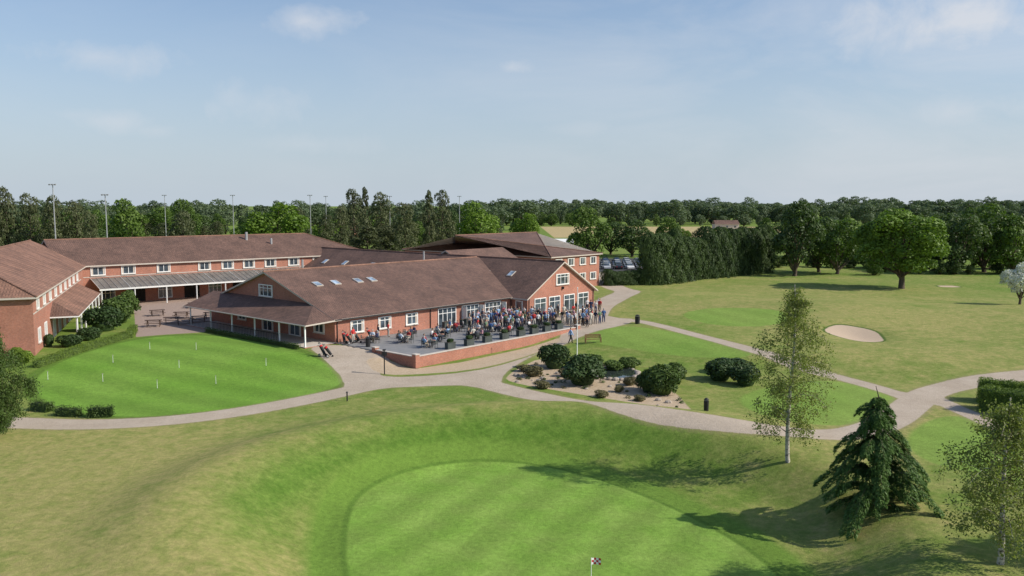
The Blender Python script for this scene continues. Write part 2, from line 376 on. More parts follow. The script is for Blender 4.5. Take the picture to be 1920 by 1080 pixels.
h_['canopy_beam'].obox(P2(F0,fd,fn,23.5,5.1,2.74),(fd.x*22.5,fd.y*22.5,0),(fn.x*.06,fn.y*.06,0),(0,0,.09),M['white'])
for s_ in np.arange(1.3,46,4.9):
    v=F0+fd*s_+fn*5; h_['canopy_posts'].box((v.x,v.y,1.2),(.14,.14,3.0),M['white'])
for bb,dd,nn_,l0,l1 in((F0,fd,fn,0,52),(C,gd,gn,0,43.8)):
    mid=bb+dd*(l0+l1)/2+nn_*.02; h_['string_course'].obox((mid.x,mid.y,4.42),(dd.x*(l1-l0)/2,dd.y*(l1-l0)/2,0),(nn_.x*.02,nn_.y*.02,0),(0,0,.06),M['stone'])
v=F0+fd*30-fn*7; h_['flues'].cyl((v.x,v.y,8),(v.x,v.y,10.8),.25,.25,M['galv'])
v=F0+fd*34-fn*5; h_['flues'].cyl((v.x,v.y,7.5),(v.x,v.y,9.6),.2,.2,M['galv'])
h_.done()
pt=Bld('patio_terrace')
pt['paving'].slab([W3(.0,-.0,.03),W3(.0,-13.7,.03),W3(28,-13.7,.03),W3(30.8,-3.05,.03),W3(30.8,-.0,.03)],.15,M['patio'],M['stone'])
rot=math.atan2(UY,UX)
x_,y_=W(13.9,-13.86); pt['retaining_wall'].box((x_,y_,-.62),(28.2,.3,1.4),M['brick'],rot)
pt['coping'].box((x_,y_,.12),(28.4,.42,.08),M['stone'],rot)
x_,y_=W(-.1,-10.6); pt['side_wall'].box((x_,y_,-.62),(.3,6.2,1.4),M['brick'],rot)
pt['coping'].box((x_,y_,.121),(.42,6.2,.08),M['stone'],rot)
for uu,nn in((-.1,-14.0),(-.1,-7.4),(28,-14)):
    pt['pillars'].box((*W(uu,nn),-.35),(.55,.55,1.4),M['brick'],rot); pt['pillars'].box((*W(uu,nn),.39),(.65,.65,.09),M['stone'],rot)
for uu in(28.4,30.4,32.4):
    pt['timber_rail'].box((*W(uu,-13.2),.4),(.12,.12,1.3),M['timber'],rot)
for zz in(.6,.95): pt['timber_rail'].box((*W(30.4,-13.2),zz),(4,.06,.12),M['timber'],rot)
pt.done()
# ------------------------------------------------------------------ GROUND
def chaikin(P,closed=True,it=2):
    P=[np.array(q[:2],float) for q in P]
    for _ in range(it):
        Q=[]; n=len(P); rg=range(n) if closed else range(n-1)
        if not closed: Q.append(P[0])
        for i in rg:
            a,b2=P[i],P[(i+1)%n]; Q+= [a*.75+b2*.25,a*.25+b2*.75]
        if not closed: Q.append(P[-1])
        P=Q
    return P
def GP(*pts): return [G(*q) for q in pts]
def segd(X,Y,a,b2):
    d=b2-a; L2=d@d+1e-9; t=np.clip(((X-a[0])*d[0]+(Y-a[1])*d[1])/L2,0,1)
    return np.hypot(X-a[0]-t*d[0],Y-a[1]-t*d[1])
def sd_poly(X,Y,P):
    D=np.full(X.shape,1e9); ins=np.zeros(X.shape,bool); n=len(P)
    for i in range(n):
        a,b2=P[i],P[(i+1)%n]; D=np.minimum(D,segd(X,Y,a,b2))
        if a[1]!=b2[1]:
            cnd=((a[1]>Y)!=(b2[1]>Y))&(X<(b2[0]-a[0])*(Y-a[1])/(b2[1]-a[1])+a[0]); ins^=cnd
    return np.where(ins,-D,D)
def sd_line(X,Y,P,w):
    D=np.full(X.shape,1e9)
    for i in range(len(P)-1): D=np.minimum(D,segd(X,Y,P[i],P[i+1]))
    return D-w/2
xs=list(np.arange(-76,80.01,.6)); st=.8
while xs[-1]<4200: xs.append(xs[-1]+st); st*=1.09
st=.8; left=[]
xx=-76
while xx>-4200: xx-=st; st*=1.09; left.append(xx)
xs=left[::-1]+xs
ys=list(np.arange(22,80,.5))+list(np.arange(80,135,.65)); st=.8
while ys[-1]<6500: ys.append(ys[-1]+st); st*=1.05
yy=22; st=1.5; fr=[]
while yy>-400: yy-=st; st*=1.3; fr.append(yy)
ys=fr[::-1]+ys
xs=np.array(xs);ys=np.array(ys); nx,ny=len(xs),len(ys)
XX,YY=np.meshgrid(xs,ys); X=XX.ravel();Y=YY.ravel(); Zz=height(X,Y)
me=bpy.data.meshes.new('ground'); me.vertices.add(nx*ny)
me.vertices.foreach_set('co',np.stack([X,Y,Zz],1).ravel())
ii=(np.arange(ny-1)[:,None]*nx+np.arange(nx-1)[None,:]).ravel()
fc=np.stack([ii,ii+1,ii+nx+1,ii+nx],1).astype(np.int32)
me.loops.add(fc.size); me.polygons.add(len(fc)); me.loops.foreach_set('vertex_index',fc.ravel())
me.polygons.foreach_set('loop_start',np.arange(0,fc.size,4)); me.polygons.foreach_set('loop_total',np.full(len(fc),4))
me.polygons.foreach_set('use_smooth',np.ones(len(fc),bool)); me.update(calc_edges=True)
def setattr_(n_,v):
    a=me.attributes.new(n_,'FLOAT','POINT'); a.data.foreach_set('value',np.clip(v,-50,50).astype(np.float32))
path_main=chaikin(GP((-60,790),(20,792),(150,797),(300,791),(450,773),(600,745),(700,722),(800,713),(900,717),(960,733),(1080,752),(1200,770),(1320,788),(1440,804),(1540,815),(1610,812),(1670,790),(1705,762),(1740,735),(1810,717),(1930,702),(2100,690)),False)
path2=chaikin(GP((1715,750),(1650,728),(1560,704),(1450,668),(1380,648),(1300,627),(1240,611),(1190,600),(1140,600)),False)
path3=chaikin(GP((1110,592),(1120,575),(1150,560),(1185,547),(1150,538),(1130,525),(1150,505)),False)
pave=chaikin(GP((575,650),(628,646),(700,655),(740,672),(700,703),(760,708),(880,698),(960,680),(1045,643),(1055,620),(1000,598),(1105,580),(1150,596),(1196,598),(1170,610),(1085,632),(1055,648),(1010,662),(975,680),(945,700),(938,722),(850,722),(700,728),(640,745),(648,712),(610,675)),it=1)
path4=chaikin(GP((1740,740),(1780,760),(1850,790),(1940,835)),False)
dpath=sd_line(X,Y,path_main,3.0)
for P_,w_ in((path2,1.9),(path3,4.5),(path4,1.8)): dpath=np.minimum(dpath,sd_line(X,Y,P_,w_))
dpath=np.minimum(dpath,sd_poly(X,Y,pave)); setattr_('d_path',dpath)
green=chaikin(GP((650,985),(670,925),(760,880),(880,862),(1000,868),(1130,900),(1280,960),(1420,1040),(1500,1130),(1300,1250),(1000,1280),(760,1220),(650,1090))); setattr_('d_green',sd_poly(X,Y,green))
putt=chaikin(GP((72,700),(140,668),(240,638),(330,628),(420,630),(520,650),(600,672),(645,705),(640,722),(580,742),(450,765),(330,778),(215,783),(100,765),(62,730))); setattr_('d_putt',sd_poly(X,Y,putt))
tees=[chaikin(GP((1090,640),(1125,616),(1180,610),(1280,625),(1380,648),(1425,668),(1330,672),(1240,664),(1160,650))),
 chaikin(GP((1370,745),(1470,718),(1560,712),(1640,728),(1692,752),(1650,785),(1570,802),(1430,783))),
 chaikin(GP((1265,590),(1330,576),(1440,578),(1495,592),(1450,612),(1340,612))),
 chaikin(GP((1690,830),(1730,790),(1800,775),(1900,815),(1960,880),(1850,890),(1740,870)))]
dt=np.minimum.reduce([sd_poly(X,Y,t_) for t_ in tees]); setattr_('d_tee',dt)
bunk=[np.array((BK[0]+2.9*math.cos(t)*(1+.12*math.sin(3*t)),BK[1]+5.2*math.sin(t))) for t in np.linspace(0,2*math.pi,28,endpoint=False)]
b2k=G(1778,537); bunk2=[np.array((b2k[0]+2.6*math.cos(t),b2k[1]+1.6*math.sin(t))) for t in np.linspace(0,2*math.pi,20,endpoint=False)]
setattr_('d_sand',np.minimum(sd_poly(X,Y,bunk),sd_poly(X,Y,bunk2)))
grav=chaikin(GP((680,672),(730,672),(790,695),(1050,630),(1052,640),(960,677),(880,695),(755,704),(705,700)),it=1)
bed=chaikin(GP((985,684),(1015,670),(1060,690),(1130,688),(1200,696),(1270,735),(1312,775),(1200,756),(1080,738),(945,716),(955,700)))
setattr_('d_gravel',np.minimum(sd_poly(X,Y,grav),sd_poly(X,Y,bed)))
court=[np.array(q[:2]) for q in GP((250,560),(255,632),(300,628),(395,622),(470,590),(560,540),(420,520),(180,545))]
setattr_('d_court',sd_poly(X,Y,court))
g=lambda cx,cy,sx,sy: np.exp(-((X-cx)/sx)**2-((Y-cy)/sy)**2)
dry=1.0*g(-26,48,18,18)+.6*g(-9,34,10,9)+.4*g(5,67,24,5)+.6*g(28,60,12,8)+.55*g(55,105,40,40)+.5*g(40,150,60,60)+.45*g(-45,60,20,8)+.55*g(60,75,20,10)+.35*g(22,40,12,20)
setattr_('dry',np.clip(dry,0,1))
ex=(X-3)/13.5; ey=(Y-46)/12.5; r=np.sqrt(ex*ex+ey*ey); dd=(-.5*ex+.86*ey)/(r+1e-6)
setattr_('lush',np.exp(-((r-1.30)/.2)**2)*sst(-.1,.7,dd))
field=np.where((Y>400)&(Y<600)&(X>20)&(X<230),1.,0.); setattr_('field',field)
setattr_('carpark',sd_poly(X,Y,[np.array(q) for q in((14,195),(60,195),(60,245),(14,245))]))
gm,nt,b,k=newmat('grass_and_paths')
P0=k.pos(); n1=k.noise(.07,4); n2=k.noise(.45,4); n3=k.noise(3.5,4,rough=.65); n4=k.noise(22,3,rough=.7); n5=k.noise(1.3,5,rough=.7)
sepp=k.n('ShaderNodeSeparateXYZ'); nt.links.new(P0,sepp.inputs[0]); px_,py_=sepp.outputs[0],sepp.outputs[1]
dryf=k.m('ADD',k.attr('dry'),k.m('MULTIPLY',k.m('SUBTRACT',k.m('ADD',n1,k.m('ADD',k.m('MULTIPLY',n2,.8),k.m('MULTIPLY',n5,.6))),1.18),2.0),clamp=True)
grass=k.mix(dryf,(.135,.205,.036),k.mix(k.rng(n5,.35,.65),(.25,.265,.075),(.31,.275,.105)))
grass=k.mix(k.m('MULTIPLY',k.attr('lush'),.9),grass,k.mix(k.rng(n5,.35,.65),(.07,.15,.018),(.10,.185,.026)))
def edge(name,off=0.,soft=.25,namp=.35,ns=n3):
    d=k.m('ADD',k.attr(name),k.m('MULTIPLY',k.m('SUBTRACT',ns,.5),namp))
    return k.rng(d,off-soft/2,off+soft/2,1.,0.)
def stripes(ang,w,lo,hi,warp=1.4):
    cA,sA=math.cos(ang),math.sin(ang)
    q=k.m('ADD',k.m('MULTIPLY',px_,cA),k.m('ADD',k.m('MULTIPLY',py_,sA),k.m('MULTIPLY',n1,warp*2)))
    s_=k.rng(k.m('SINE',k.m('MULTIPLY',q,math.pi/w)),-.8,.8,lo,hi)
    return k.m('ADD',k.m('MULTIPLY',s_,k.rng(n2,.35,.6,.55,1.)),k.rng(n2,.35,.6,.45,0.))
def tint(c_,f):
    o=k.vm('SCALE',c_,(0,0,0)); nt.links.new(f,o.node.inputs['Scale']); return o
collar=tint((.13,.22,.035),k.m('MULTIPLY',stripes(.3,1.4,.97,1.03),1.))
grass=k.mix(edge('d_green',2.2,.8,.5),grass,collar)
gcol=k.mix(k.rng(n2,.35,.65),(.165,.29,.045),(.205,.315,.062))
grass=k.mix(edge('d_green',.35,.15,.1),grass,(.10,.18,.028))
grass=k.mix(edge('d_green',0,.2,.1),grass,tint(gcol,stripes(math.radians(-28),1.7,.85,1.08)))
grass=k.mix(edge('d_putt',1.0,.3,.15),grass,(.105,.18,.028))
grass=k.mix(edge('d_putt',0,.3,.1),grass,tint(k.mix(k.rng(n1,.35,.65),(.125,.25,.03),(.17,.285,.048)),stripes(math.radians(60),2.3,.88,1.09)))
grass=k.mix(edge('d_tee',0,.4,.2),grass,tint(k.mix(k.rng(n1,.3,.7),(.16,.265,.045),(.215,.295,.065)),stripes(math.radians(20),2.2,.94,1.05)))
grass=k.mix(k.attr('field'),grass,(.42,.33,.17))
mot=k.m('MULTIPLY',k.rng(n3,.25,.75,.78,1.2),k.rng(n4,.2,.8,.74,1.26)); mot=k.m('MULTIPLY',mot,k.rng(n5,.3,.7,.90,1.10))
colr=tint(grass,mot)
pcol=tint(k.mix(k.rng(n2,.3,.7),(.39,.32,.25),(.46,.385,.31)),k.m('MULTIPLY',k.rng(n4,.2,.8,.88,1.12),k.rng(n3,.3,.7,.93,1.06)))
gcl=tint(k.mix(k.rng(n3,.3,.7),(.42,.32,.21),(.52,.41,.30)),k.rng(k.noise(45,2),.2,.8,.65,1.25))
colr=k.mix(edge('d_court',0,.1,.05),colr,tint((.34,.255,.21),k.rng(n3,.2,.8,.85,1.12)))
colr=k.mix(edge('d_path',.3,.5,.9),colr,k.mix(.5,colr,(.26,.21,.12)))
colr=k.mix(edge('d_path',0,.12,.3),colr,pcol)
colr=k.mix(edge('d_gravel',0,.15,.3),colr,gcl)
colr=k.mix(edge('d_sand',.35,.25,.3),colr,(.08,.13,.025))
colr=k.mix(edge('d_sand',0,.15,.25),colr,tint((.52,.40,.29),k.rng(n4,.2,.8,.88,1.08)))
colr=k.mix(edge('carpark',0,.2,.1),colr,(.07,.07,.07))
nt.links.new(colr,b.inputs['Base Color']); b.inputs['Roughness'].default_value=.95; b.inputs['Specular IOR Level'].default_value=.12
bn=k.n('ShaderNodeBump'); bn.inputs['Strength'].default_value=.5; bn.inputs['Distance'].default_value=.1
nt.links.new(k.m('ADD',n3,k.m('MULTIPLY',n4,.7)),bn.inputs['Height']); nt.links.new(bn.outputs[0],b.inputs['Normal'])
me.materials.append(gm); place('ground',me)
# ------------------------------------------------------------------ vegetation
class QM:
    def __init__(s): s.V=[];s.F=[];s.m=[];s.a=[];s.n=0;s.mats=[]
    def _mi(s,m):
        if m not in s.mats: s.mats.append(m)
        return s.mats.index(m)
    def leaves(s,C_,N_,S_,m,var,el=.6,T_=None):
        n=len(C_)
        if n==0: return
        N_=N_/(np.linalg.norm(N_,axis=1,keepdims=True)+1e-9)
        if T_ is None: T_=rng.normal(size=(n,3))
        T_=T_-N_*(T_*N_).sum(1,keepdims=True); T_/=np.linalg.norm(T_,axis=1,keepdims=True)+1e-9
        B_=np.cross(N_,T_); S_=np.broadcast_to(np.asarray(S_,float),(n,))[:,None]
        V=np.stack([C_+T_*S_,C_+B_*S_*el,C_-T_*S_,C_-B_*S_*el],1).reshape(-1,3)
        s.V.append(V); s.F.append(np.arange(4*n).reshape(n,4)+s.n); s.n+=4*n
        s.m.append(np.full(n,s._mi(m))); s.a.append(np.repeat(np.clip(np.broadcast_to(var,(n,)),0,1),4))
    def tube(s,P_,R_,m,sides=6):
        P_=np.array(P_,float); k_=len(P_); V=[]
        for i in range(k_):
            d=P_[min(i+1,k_-1)]-P_[max(i-1,0)]; d/=np.linalg.norm(d)+1e-9
            a=np.cross(d,[.3,1,.2] if abs(d[1])<.9 else [1,0,0]); a/=np.linalg.norm(a); b2=np.cross(d,a)
            for j in range(sides):
                t=2*math.pi*j/sides; V.append(P_[i]+R_[i]*(math.cos(t)*a+math.sin(t)*b2))
        Fq=[[i*sides+j,i*sides+(j+1)%sides,(i+1)*sides+(j+1)%sides,(i+1)*sides+j] for i in range(k_-1) for j in range(sides)]
        s.V.append(np.array(V)); s.F.append(np.array(Fq)+s.n); s.n+=len(V); s.m.append(np.full(len(Fq),s._mi(m))); s.a.append(np.full(len(V),.5))
    def mesh(s,name):
        V=np.concatenate(s.V);Fq=np.concatenate(s.F).astype(np.int32); me=bpy.data.meshes.new(name); me.vertices.add(len(V)); me.vertices.foreach_set('co',V.ravel())
        me.loops.add(Fq.size); me.polygons.add(len(Fq)); me.loops.foreach_set('vertex_index',Fq.ravel())
        me.polygons.foreach_set('loop_start',np.arange(0,Fq.size,4)); me.polygons.foreach_set('loop_total',np.full(len(Fq),4))
        me.polygons.foreach_set('material_index',np.concatenate(s.m).astype(np.int32)); me.update(calc_edges=True)
        a=me.attributes.new('var','FLOAT','POINT'); a.data.foreach_set('value',np.concatenate(s.a).astype(np.float32))
        for m in s.mats: me.materials.append(m)
        return me
def unit(n): 
    d=rng.normal(size=(n,3)); return d/np.linalg.norm(d,axis=1,keepdims=True)
def lobes_leaves(q,cen,rad,total,S,m,flat=1.,el=.65):
    w=rad**2; w=w/w.sum()
    for i in range(len(cen)):
        n=int(total*w[i]); d=unit(n); d[:,2]=np.where(d[:,2]<-.55,-d[:,2],d[:,2])
        rr=rad[i]*rng.uniform(.62,1.14,n)**.7
        Pp=cen[i]+d*rr[:,None]*np.array([1,1,flat])
        keep=np.ones(n,bool)
        for j in range(len(cen)):
            if j!=i: keep&=(np.linalg.norm((Pp-cen[j])/np.array([1,1,flat]),axis=1)>rad[j]*.72)
        Pp=Pp[keep]; d=d[keep]; nn=len(Pp)
        base=rng.uniform(.25,.75)
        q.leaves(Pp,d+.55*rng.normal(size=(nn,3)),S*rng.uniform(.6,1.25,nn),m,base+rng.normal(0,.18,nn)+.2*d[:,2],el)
def deciduous(name,m,total=6000,S=.024,nl=20,trunk=.2,seed=0,rz=.36,cz=.60,rxy=.36,rs=1.):
    q=QM(); r_=np.random.default_rng(seed)
    d=r_.normal(size=(nl,3)); d/=np.linalg.norm(d,axis=1,keepdims=True); rr=r_.uniform(.4,1,nl)**.5
    cen=np.array([0,0,cz])+d*rr[:,None]*np.array([rxy,rxy,rz])*.86
    cen[:,2]=np.maximum(cen[:,2],trunk+.08)
    rad=r_.uniform(.08,.19,nl)*rs; cen[0]=(0,0,cz); rad[0]=.25
    lobes_leaves(q,cen,rad,total,S,m)
    q.tube([(0,0,-.03),(0,0,.02),(.01,0,trunk),(.0,.01,cz),(0,0,cz+.2)],[.045,.03,.024,.014,.004],M['bark'],8)
    for i in range(1,min(nl,12)):
        a=np.array([0,0,trunk*(.8+.5*r_.random())]); mid=(a+cen[i])/2+np.array([0,0,-.02]); q.tube([a,mid,cen[i]],[.014,.009,.003],M['bark'],5)
    return q.mesh(name)
def pine(name,m,total=4500,seed=0,conic=False):
    q=QM(); r_=np.random.default_rng(seed); q.tube([(0,0,-.03),(.01,0,.4),(0,.01,.97)],[.02,.014,.003],M['bark'],6)
    nl=28; cen=[];rad=[]
    for i in range(nl):
        z=.14+.80*i/nl; R=(.38*(1-(z-.12)/.92)**(.9 if conic else .55)); a=i*2.4+r_.uniform(-.4,.4); rr=R*r_.uniform(.35,1)
        cen.append((rr*math.cos(a),rr*math.sin(a),z)); rad.append((.06 if conic else .10)+r_.uniform(0,.08)*(1-z*.6))
        q.tube([(0,0,z-.04),(rr*.6*math.cos(a),rr*.6*math.sin(a),z-.02),cen[-1]],[.008,.005,.002],M['bark'],4)
    lobes_leaves(q,np.array(cen),np.array(rad),total,.022,m,.65,.45)
    return q.mesh(name)
T={}
for i in range(4):
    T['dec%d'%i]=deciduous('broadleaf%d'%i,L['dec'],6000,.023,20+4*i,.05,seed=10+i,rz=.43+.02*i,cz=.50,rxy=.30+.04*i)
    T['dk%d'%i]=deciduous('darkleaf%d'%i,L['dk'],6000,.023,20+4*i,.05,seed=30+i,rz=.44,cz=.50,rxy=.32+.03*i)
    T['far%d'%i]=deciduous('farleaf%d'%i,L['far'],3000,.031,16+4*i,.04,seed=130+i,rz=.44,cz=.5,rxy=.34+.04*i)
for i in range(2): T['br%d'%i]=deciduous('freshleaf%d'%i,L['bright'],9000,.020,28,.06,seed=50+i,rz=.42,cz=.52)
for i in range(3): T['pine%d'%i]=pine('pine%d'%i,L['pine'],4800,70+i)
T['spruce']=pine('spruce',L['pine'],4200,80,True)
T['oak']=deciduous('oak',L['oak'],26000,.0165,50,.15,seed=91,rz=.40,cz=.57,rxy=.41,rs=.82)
T['blos']=deciduous('blossom_tree',L['blos'],6000,.022,16,.12,seed=95,rz=.38,cz=.55)
def bgt(name,px,vtop,dist,wpx,t,parent=None,zb=None):
    tt=dist*CP+16*SP; a=(vtop-540)/F; zt=EYE-tt*(SP+a*CP); x=(px-960)/F*tt
    zb=float(height(x,dist)) if zb is None else zb
    w=wpx/F*tt; return place(name,T[t] if isinstance(t,str) else t,(x,dist,zb),rnd.uniform(0,6.28),(w/.86,w/.86,zt-zb),parent)
wood=place('distant_woodland',None)
def band(px0,px1,d0,d1,step,h0,h1,kinds,jit=.6):
    x0=(px0-960)/F*d0; x1=(px1-960)/F*d0; x=x0; ph=rnd.uniform(0,6)
    while x<x1:
        dd_=rnd.uniform(d0,d1); xx_=x*dd_/d0; cl=.5+.3*math.sin(x/31+ph)+.2*math.sin(x/11.3+2*ph)
        hh=h0+(h1-h0)*(.45*cl+.55*rnd.random()**1.3); kk=rnd.choice(kinds); w=hh*rnd.uniform(.8,1.7)*(0.85 if 'pine' in kk else 1)
        place('tree',T[kk],(xx_,dd_,float(height(xx_,dd_))-.5),rnd.uniform(0,6.28),(w*rnd.uniform(.85,1.15),w,hh),wood); x+=step*rnd.uniform(1-jit,1+jit)
D=['dec0','dec1','dec2','dec3']; K=['dk0','dk1','dk2','dk3']; Pn=['pine0','pine1','pine2']; FR=['far0','far1','far2','far3']
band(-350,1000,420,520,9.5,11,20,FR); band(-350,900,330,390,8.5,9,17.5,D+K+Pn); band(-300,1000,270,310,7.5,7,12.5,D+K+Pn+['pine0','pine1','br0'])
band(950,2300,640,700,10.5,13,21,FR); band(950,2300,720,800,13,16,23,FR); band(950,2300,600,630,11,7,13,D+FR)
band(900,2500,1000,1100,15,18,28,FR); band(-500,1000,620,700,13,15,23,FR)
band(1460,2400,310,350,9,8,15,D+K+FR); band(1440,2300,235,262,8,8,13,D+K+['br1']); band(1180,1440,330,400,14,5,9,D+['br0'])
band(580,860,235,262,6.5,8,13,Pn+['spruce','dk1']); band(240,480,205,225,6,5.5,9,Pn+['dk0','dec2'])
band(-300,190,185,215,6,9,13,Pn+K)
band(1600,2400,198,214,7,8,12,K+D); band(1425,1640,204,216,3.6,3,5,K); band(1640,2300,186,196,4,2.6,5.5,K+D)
for a in((20,348,178,62,'pine0'),(62,362,180,64,'pine1'),(-12,352,175,60,'pine2'),(108,366,176,70,'pine2'),(150,374,178,62,'pine0'),(175,395,172,50,'pine1'),(665,354,255,66,'pine1'),(686,346,270,40,'spruce'),(715,360,262,60,'pine2'),(760,378,225,66,'pine0'),(805,352,235,46,'spruce'),(830,356,240,56,'pine1'),(640,384,225,56,'pine2'),(612,400,215,56,'pine0'),(345,394,200,76,'pine2'),(560,388,250,56,'pine1')): bgt('pine_tree',*a)
for a in((515,371,215,140,'br0'),(893,380,262,105,'br1'),(985,393,275,66,'br0'),(1105,380,240,95,'dec2'),(1255,402,260,62,'dec1'),(240,368,245,105,'dec0'),(350,366,290,70,'dec2'),(1570,404,190,105,'dec1'),(1845,390,196,120,'dec3'),(1900,400,190,100,'dec0'),(1435,405,215,60,'dec0')): bgt('broadleaf_tree',*a)
for a in((1490,384,186,110,'dk0'),(1185,408,252,90,'dk1'),(1535,402,196,95,'dk3'),(1790,390,190,105,'dk2'),(1750,397,200,100,'dk1'),(1145,412,262,70,'dk3')): bgt('dark_broadleaf_tree',*a)
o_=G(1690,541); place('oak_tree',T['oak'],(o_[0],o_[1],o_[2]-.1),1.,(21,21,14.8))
o_=G(1912,571); place('blossom_tree',T['blos'],(o_[0],o_[1],o_[2]),.4,(7.,7.,7.0))
def leyl(seed):
    q=QM(); n=5200; z=rng.uniform(0,1,n)**.9; prof=np.where(z<.7,1-.12*z,.916*np.sqrt(np.clip(1-((z-.7)/.31)**2,0,1)))
    th=rng.uniform(0,2*math.pi,n); lump=1+.16*np.sin(th*3+z*9+seed)+.10*np.sin(th*7-z*17)
    R=.46*prof*lump*rng.uniform(.84,1.08,n); Pp=np.stack([R*np.cos(th),R*np.sin(th),z],1)
    N_=np.stack([np.cos(th),np.sin(th),.35+0*th],1)+.5*rng.normal(size=(n,3))
    q.leaves(Pp,N_,rng.uniform(.02,.035,n),L['dk'],.35+.25*np.sin(th*5+z*13+seed)+rng.normal(0,.15,n),.5,T_=np.tile([0,0,1.],(n,1))+.5*rng.normal(size=(n,3)))
    q.tube([(0,0,-.02),(0,0,.5),(0,0,.93)],[.28,.27,.03],L['dk'],8); return q.mesh('leylandii%d'%seed)
T['ley0']=leyl(0);T['ley1']=leyl(3);T['ley2']=leyl(5)
row=place('conifer_hedge_row',None); p0=np.array(G(1215,534)[:2]); p1=np.array(G(1432,510)[:2]); Ln=np.linalg.norm(p1-p0)
for i in range(int(Ln/2.3)+1):
    p_=p0+(p1-p0)*(i*2.3/Ln)+rng.normal(0,.5,2); hh=10.3+rnd.uniform(-1.8,1.0); w=rnd.uniform(4.2,6.4)
    place('conifer',T['ley%d'%(i%3)],(p_[0],p_[1],-.1),rnd.uniform(0,6.28),(w,w,hh),row)
p0=np.array(G(1140,535)[:2]); p1=np.array(G(1212,533)[:2]); lowr=place('low_conifer_hedge',None)
for i in range(7):
    p_=p0+(p1-p0)*i/6; place('conifer',T['ley%d'%(i%3)],(p_[0],p_[1],-.1),rnd.uniform(0,6.28),(3.2,3.2,3.0+rnd.uniform(-.3,.3)),lowr)
def birch(name,Hh,R,total,seed,m=None,bark=None,S=.085,zlow=.14,droop=.9,sp=.17):
    r_=np.random.default_rng(seed); q=QM(); bark=bark or M['birch']; m=m or L['birch']
    tr=[(0,0,-.2)]+[(.12*math.sin(z*.5+seed),.10*math.cos(z*.4),z) for z in np.linspace(.3,Hh*.97,10)]
    rad=[.17]+[.14*(1-i/10)+.012 for i in range(10)]; q.tube(tr,rad,bark,9)
    nb=58
    for i in range(nb):
        f=(i+.5)/nb; z0=Hh*(zlow+(.93-zlow)*f); a=i*2.4+r_.uniform(-.5,.5)
        prof=math.sin(math.pi*min(1,(f*.80+.22)))**.8; Lb=R*prof*r_.uniform(.45,1.15)+.25
        d=np.array([math.cos(a),math.sin(a),0]); up=Lb*r_.uniform(.35,.8)*(1-.5*f)
        ts_=(0,.3,.6,.85,1)
        tx=np.interp(z0,[q_[2] for q_ in tr],[q_[0] for q_ in tr]); ty=np.interp(z0,[q_[2] for q_ in tr],[q_[1] for q_ in tr])
        pts=[np.array([tx,ty,z0])+d*Lb*t+np.array([0,0,up*math.sin(t*1.9)-droop*Lb*.35*t*t]) for t in ts_]
        q.tube(pts,[.024*(1-f)+.018,.018,.012,.007,.004],bark if i%3==0 else M['bark'],4)
        nc=int(6+Lb*4.5)
        for j in range(nc):
            t=r_.uniform(.25,1.05)
            pc=np.array([np.interp(t,ts_,[p_[ax] for p_ in pts]) for ax in range(3)])+r_.normal(0,.2,3)
            n=int(total/(nb*nc)*r_.uniform(.1,1.9)); hang=r_.uniform(0.2,1.0)
            tt=r_.uniform(0,1,n); cc=pc+np.stack([r_.normal(0,sp,n),r_.normal(0,sp,n),-tt*hang+r_.normal(0,.1,n)],1)
            q.leaves(cc,r_.normal(size=(n,3))+np.array([0,0,.3]),S*r_.uniform(.5,1.1,n),m,r_.uniform(.2,.8)+r_.normal(0,.15,n),.65)
            if j%2==0: q.tube([pc,pc+np.array([r_.normal(0,.05),r_.normal(0,.05),-hang])],[.006,.003],M['bark'],3)
    return q.mesh(name)
B1=birch('birch_a',12.4,3.0,17500,3,S=.08); o_=G(1478,866); place('birch_tree',B1,o_,.5)
B2=birch('birch_b',8.3,2.7,14500,5,S=.08); o_=G(1875,1056); place('birch_tree',B2,o_,2.)
B3=birch('larch',8.6,2.9,42000,9,L['bush'],M['bark'],.08,.06); o_=G(-14,822); place('conifer_tree',B3,o_,1.)
B4=birch('maple',9,3.4,22000,12,L['dec'],M['bark'],.11); place('broadleaf_tree',B4,(33.5,37.5,-1.1),0)
